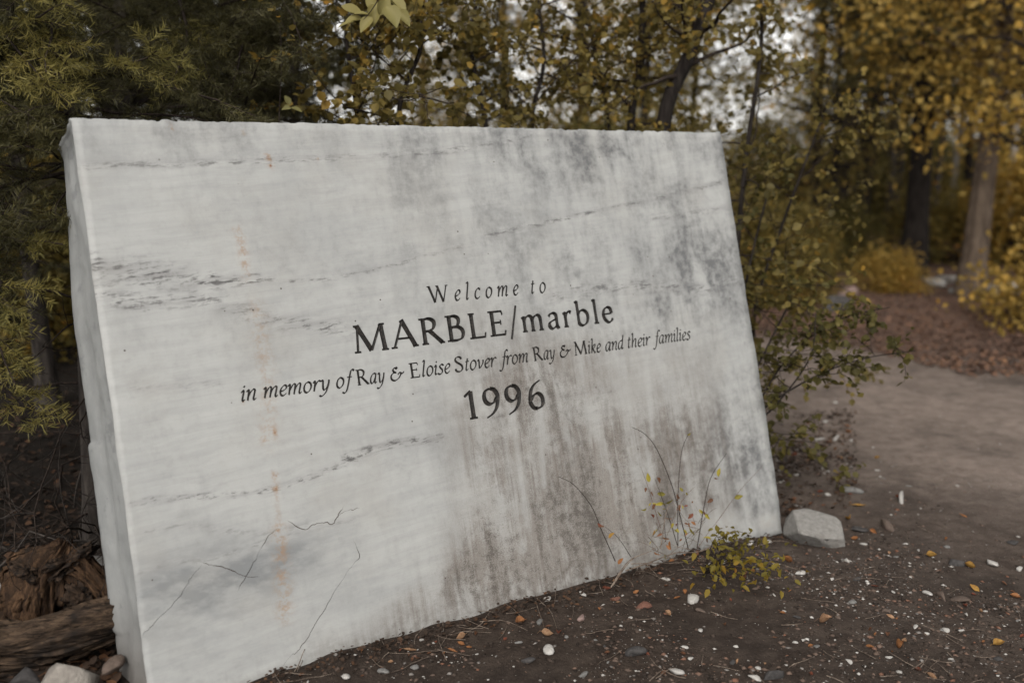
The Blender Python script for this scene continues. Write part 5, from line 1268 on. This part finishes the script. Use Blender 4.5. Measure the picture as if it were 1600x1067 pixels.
# tangle of pale runners at the base
tb_ = gpt(1010, 880); root = empty('bramble', tb_, label='tangle of bare pale runners at the base of the shoots', category='plant')
for pts, rad in [([(385, 1020), (440, 930), (500, 860), (620, 810)], .0024), ([(395, 1010), (470, 900), (520, 850)], .0020), ([(470, 925), (600, 880), (760, 822), (880, 818), (1010, 776)], .0024), ([(500, 885), (640, 880), (780, 880), (850, 840)], .0018), ([(590, 890), (640, 940), (655, 975)], .0012), ([(600, 730), (650, 790), (660, 830)], .0012), ([(870, 820), (950, 790), (1080, 700), (1190, 720)], .0018), ([(700, 860), (760, 800), (860, 745)], .0012), ([(620, 800), (690, 830), (760, 870)], .0014)]:
    q = np.array([off_slab(x, y, .10) for x, y in zs(pts)]); q[:, 2] = np.maximum(q[:, 2], gz(q[:, 0], q[:, 1]) + .004); g = Geo(); c = spline(q, 6) - tb_; g.tube(c, np.linspace(rad, rad * .5, len(c)), 5); obj('runner', g.mesh('runner', True), M_TWIG_PALE, root)
# the low yellow-green bush
bb = off_slab(1100, 862, .16); bb[2] = float(gz(bb[0], bb[1])); root = empty('low_bush', bb, label='low spreading bush with small yellow-green leaves at the lower right of the slab', category='bush')
G = Geo(); LP, LD, LN, LL = [], [], [], []
for (x, y, w) in [(1020, 700, .16), (1100, 690, .18), (1190, 735, .22), (1290, 745, .26), (1360, 800, .32), (1380, 880, .38), (1340, 960, .42), (1260, 990, .44), (1180, 900, .34), (1120, 800, .26), (1060, 760, .2), (1210, 830, .3), (1290, 880, .36), (1160, 985, .42), (985, 960, .34), (960, 1000, .36), (1010, 940, .33), (1050, 720, .18), (1240, 940, .4), (1100, 900, .32), (1310, 990, .44)]:
    (px, py), = zs([(x, y)]); e = off_slab(px, py, w); e[2] = max(e[2], float(gz(e[0], e[1])) + .012)
    c = spline([np.zeros(3), (e - bb) * .5 + [0, 0, .035], e - bb], 5); G.tube(c, np.linspace(.0018, .0008, len(c)), 4)
    for k in range(11):
        tt = r.uniform(.45, 1.08); q = np.array([np.interp(min(tt, 1), np.linspace(0, 1, len(c)), c[:, i]) for i in range(3)]) + r.normal(size=3) * [.030, .030, .018]
        LP.append(q); LD.append(unit(r.normal(size=3) + [.3, -.2, 0])); LN.append(unit(r.normal(size=3) * .5 + [0, -.3, 1])); LL.append(r.uniform(.014, .030))
LP = np.array(LP); zmin = gz(LP[:, 0] + bb[0], LP[:, 1] + bb[1]) + .006 - bb[2]; LP[:, 2] = np.maximum(LP[:, 2], zmin)
obj('stems', G.mesh('stems'), M_TWIG, root); g = Geo(); g.add(*leaves_geo(LP, np.array(LD), np.array(LN), np.array(LL), [(.30, .27), (.66, .24)], .3, .25)); obj('foliage', g.mesh('foliage'), M_LEAF_YG, root, kind='stuff')

# ---- near leaf sprays hanging in above the slab
def leaf_spray(lab, stem_px, d, lvs, Lk, mat, nm='leafy_twig'):
    q = px_stem(stem_px, d); b = q[0]; root = empty(nm, b, label=lab, category='twig'); g = Geo(); c = spline(q, 5) - b; g.tube(c, np.linspace(.0028, .001, len(c)), 5); obj('stem', g.mesh('stem', True), M_TWIG, root)
    for x, y, w, ang in lvs:
        p = at(x, y, d + r.normal() * .02); L = w * d / FPX; a = R(ang); dd = unit(RT * math.cos(a) + UP * math.sin(a) - FW * .25); n_ = unit(-FW * .75 + UP * .7 + r.normal(size=3) * .3)
        small_leaf(root, p - dd * L * .5, dd, n_, L, mat)
leaf_spray('spray of large pale green leaves hanging in at the top above the slab', [(640, -120), (610, -40), (585, 10), (560, 40)], 3.0, [(550, 15, 34, 160), (552, 32, 30, 190), (572, 38, 30, 230), (585, 22, 36, 260), (612, 25, 38, 300), (600, 8, 34, 60), (622, 10, 36, 330), (540, 38, 26, 200), (580, 5, 30, 120), (630, 28, 30, 320), (566, 22, 26, 170)], 1, M_LEAF_PALE)
leaf_spray('twig with three pale leaves just above the top edge of the slab', [(440, 230), (436, 190), (440, 100), (437, 40)], 3.25, [(449, 157, 16, 110), (463, 171, 20, 340), (447, 170, 14, 180)], 1, M_LEAF_PALE)
# ---- blocks and boulders in the soft background
for px, py, w, cl, lab, a in [(1308, 470, 70, 'dark', 'dark boulder at the bend of the road', .8), (1325, 452, 75, 'pink', 'pale reddish boulder behind the dark one at the bend', .7), (1455, 432, 60, 'white', 'pale stone block among the trees left of the stout brown trunk', .7), (1490, 428, 55, 'white', 'second pale stone block touching the stout brown trunk on its left', .8), (1575, 442, 70, 'white', 'pale stone block right of the stout brown trunk', .7), (1500, 446, 40, 'grey', 'grey stone in the grass before the pale blocks', .8)]:
    stone(px, py + 14, w, cl, lab, name='boulder', asp=a)
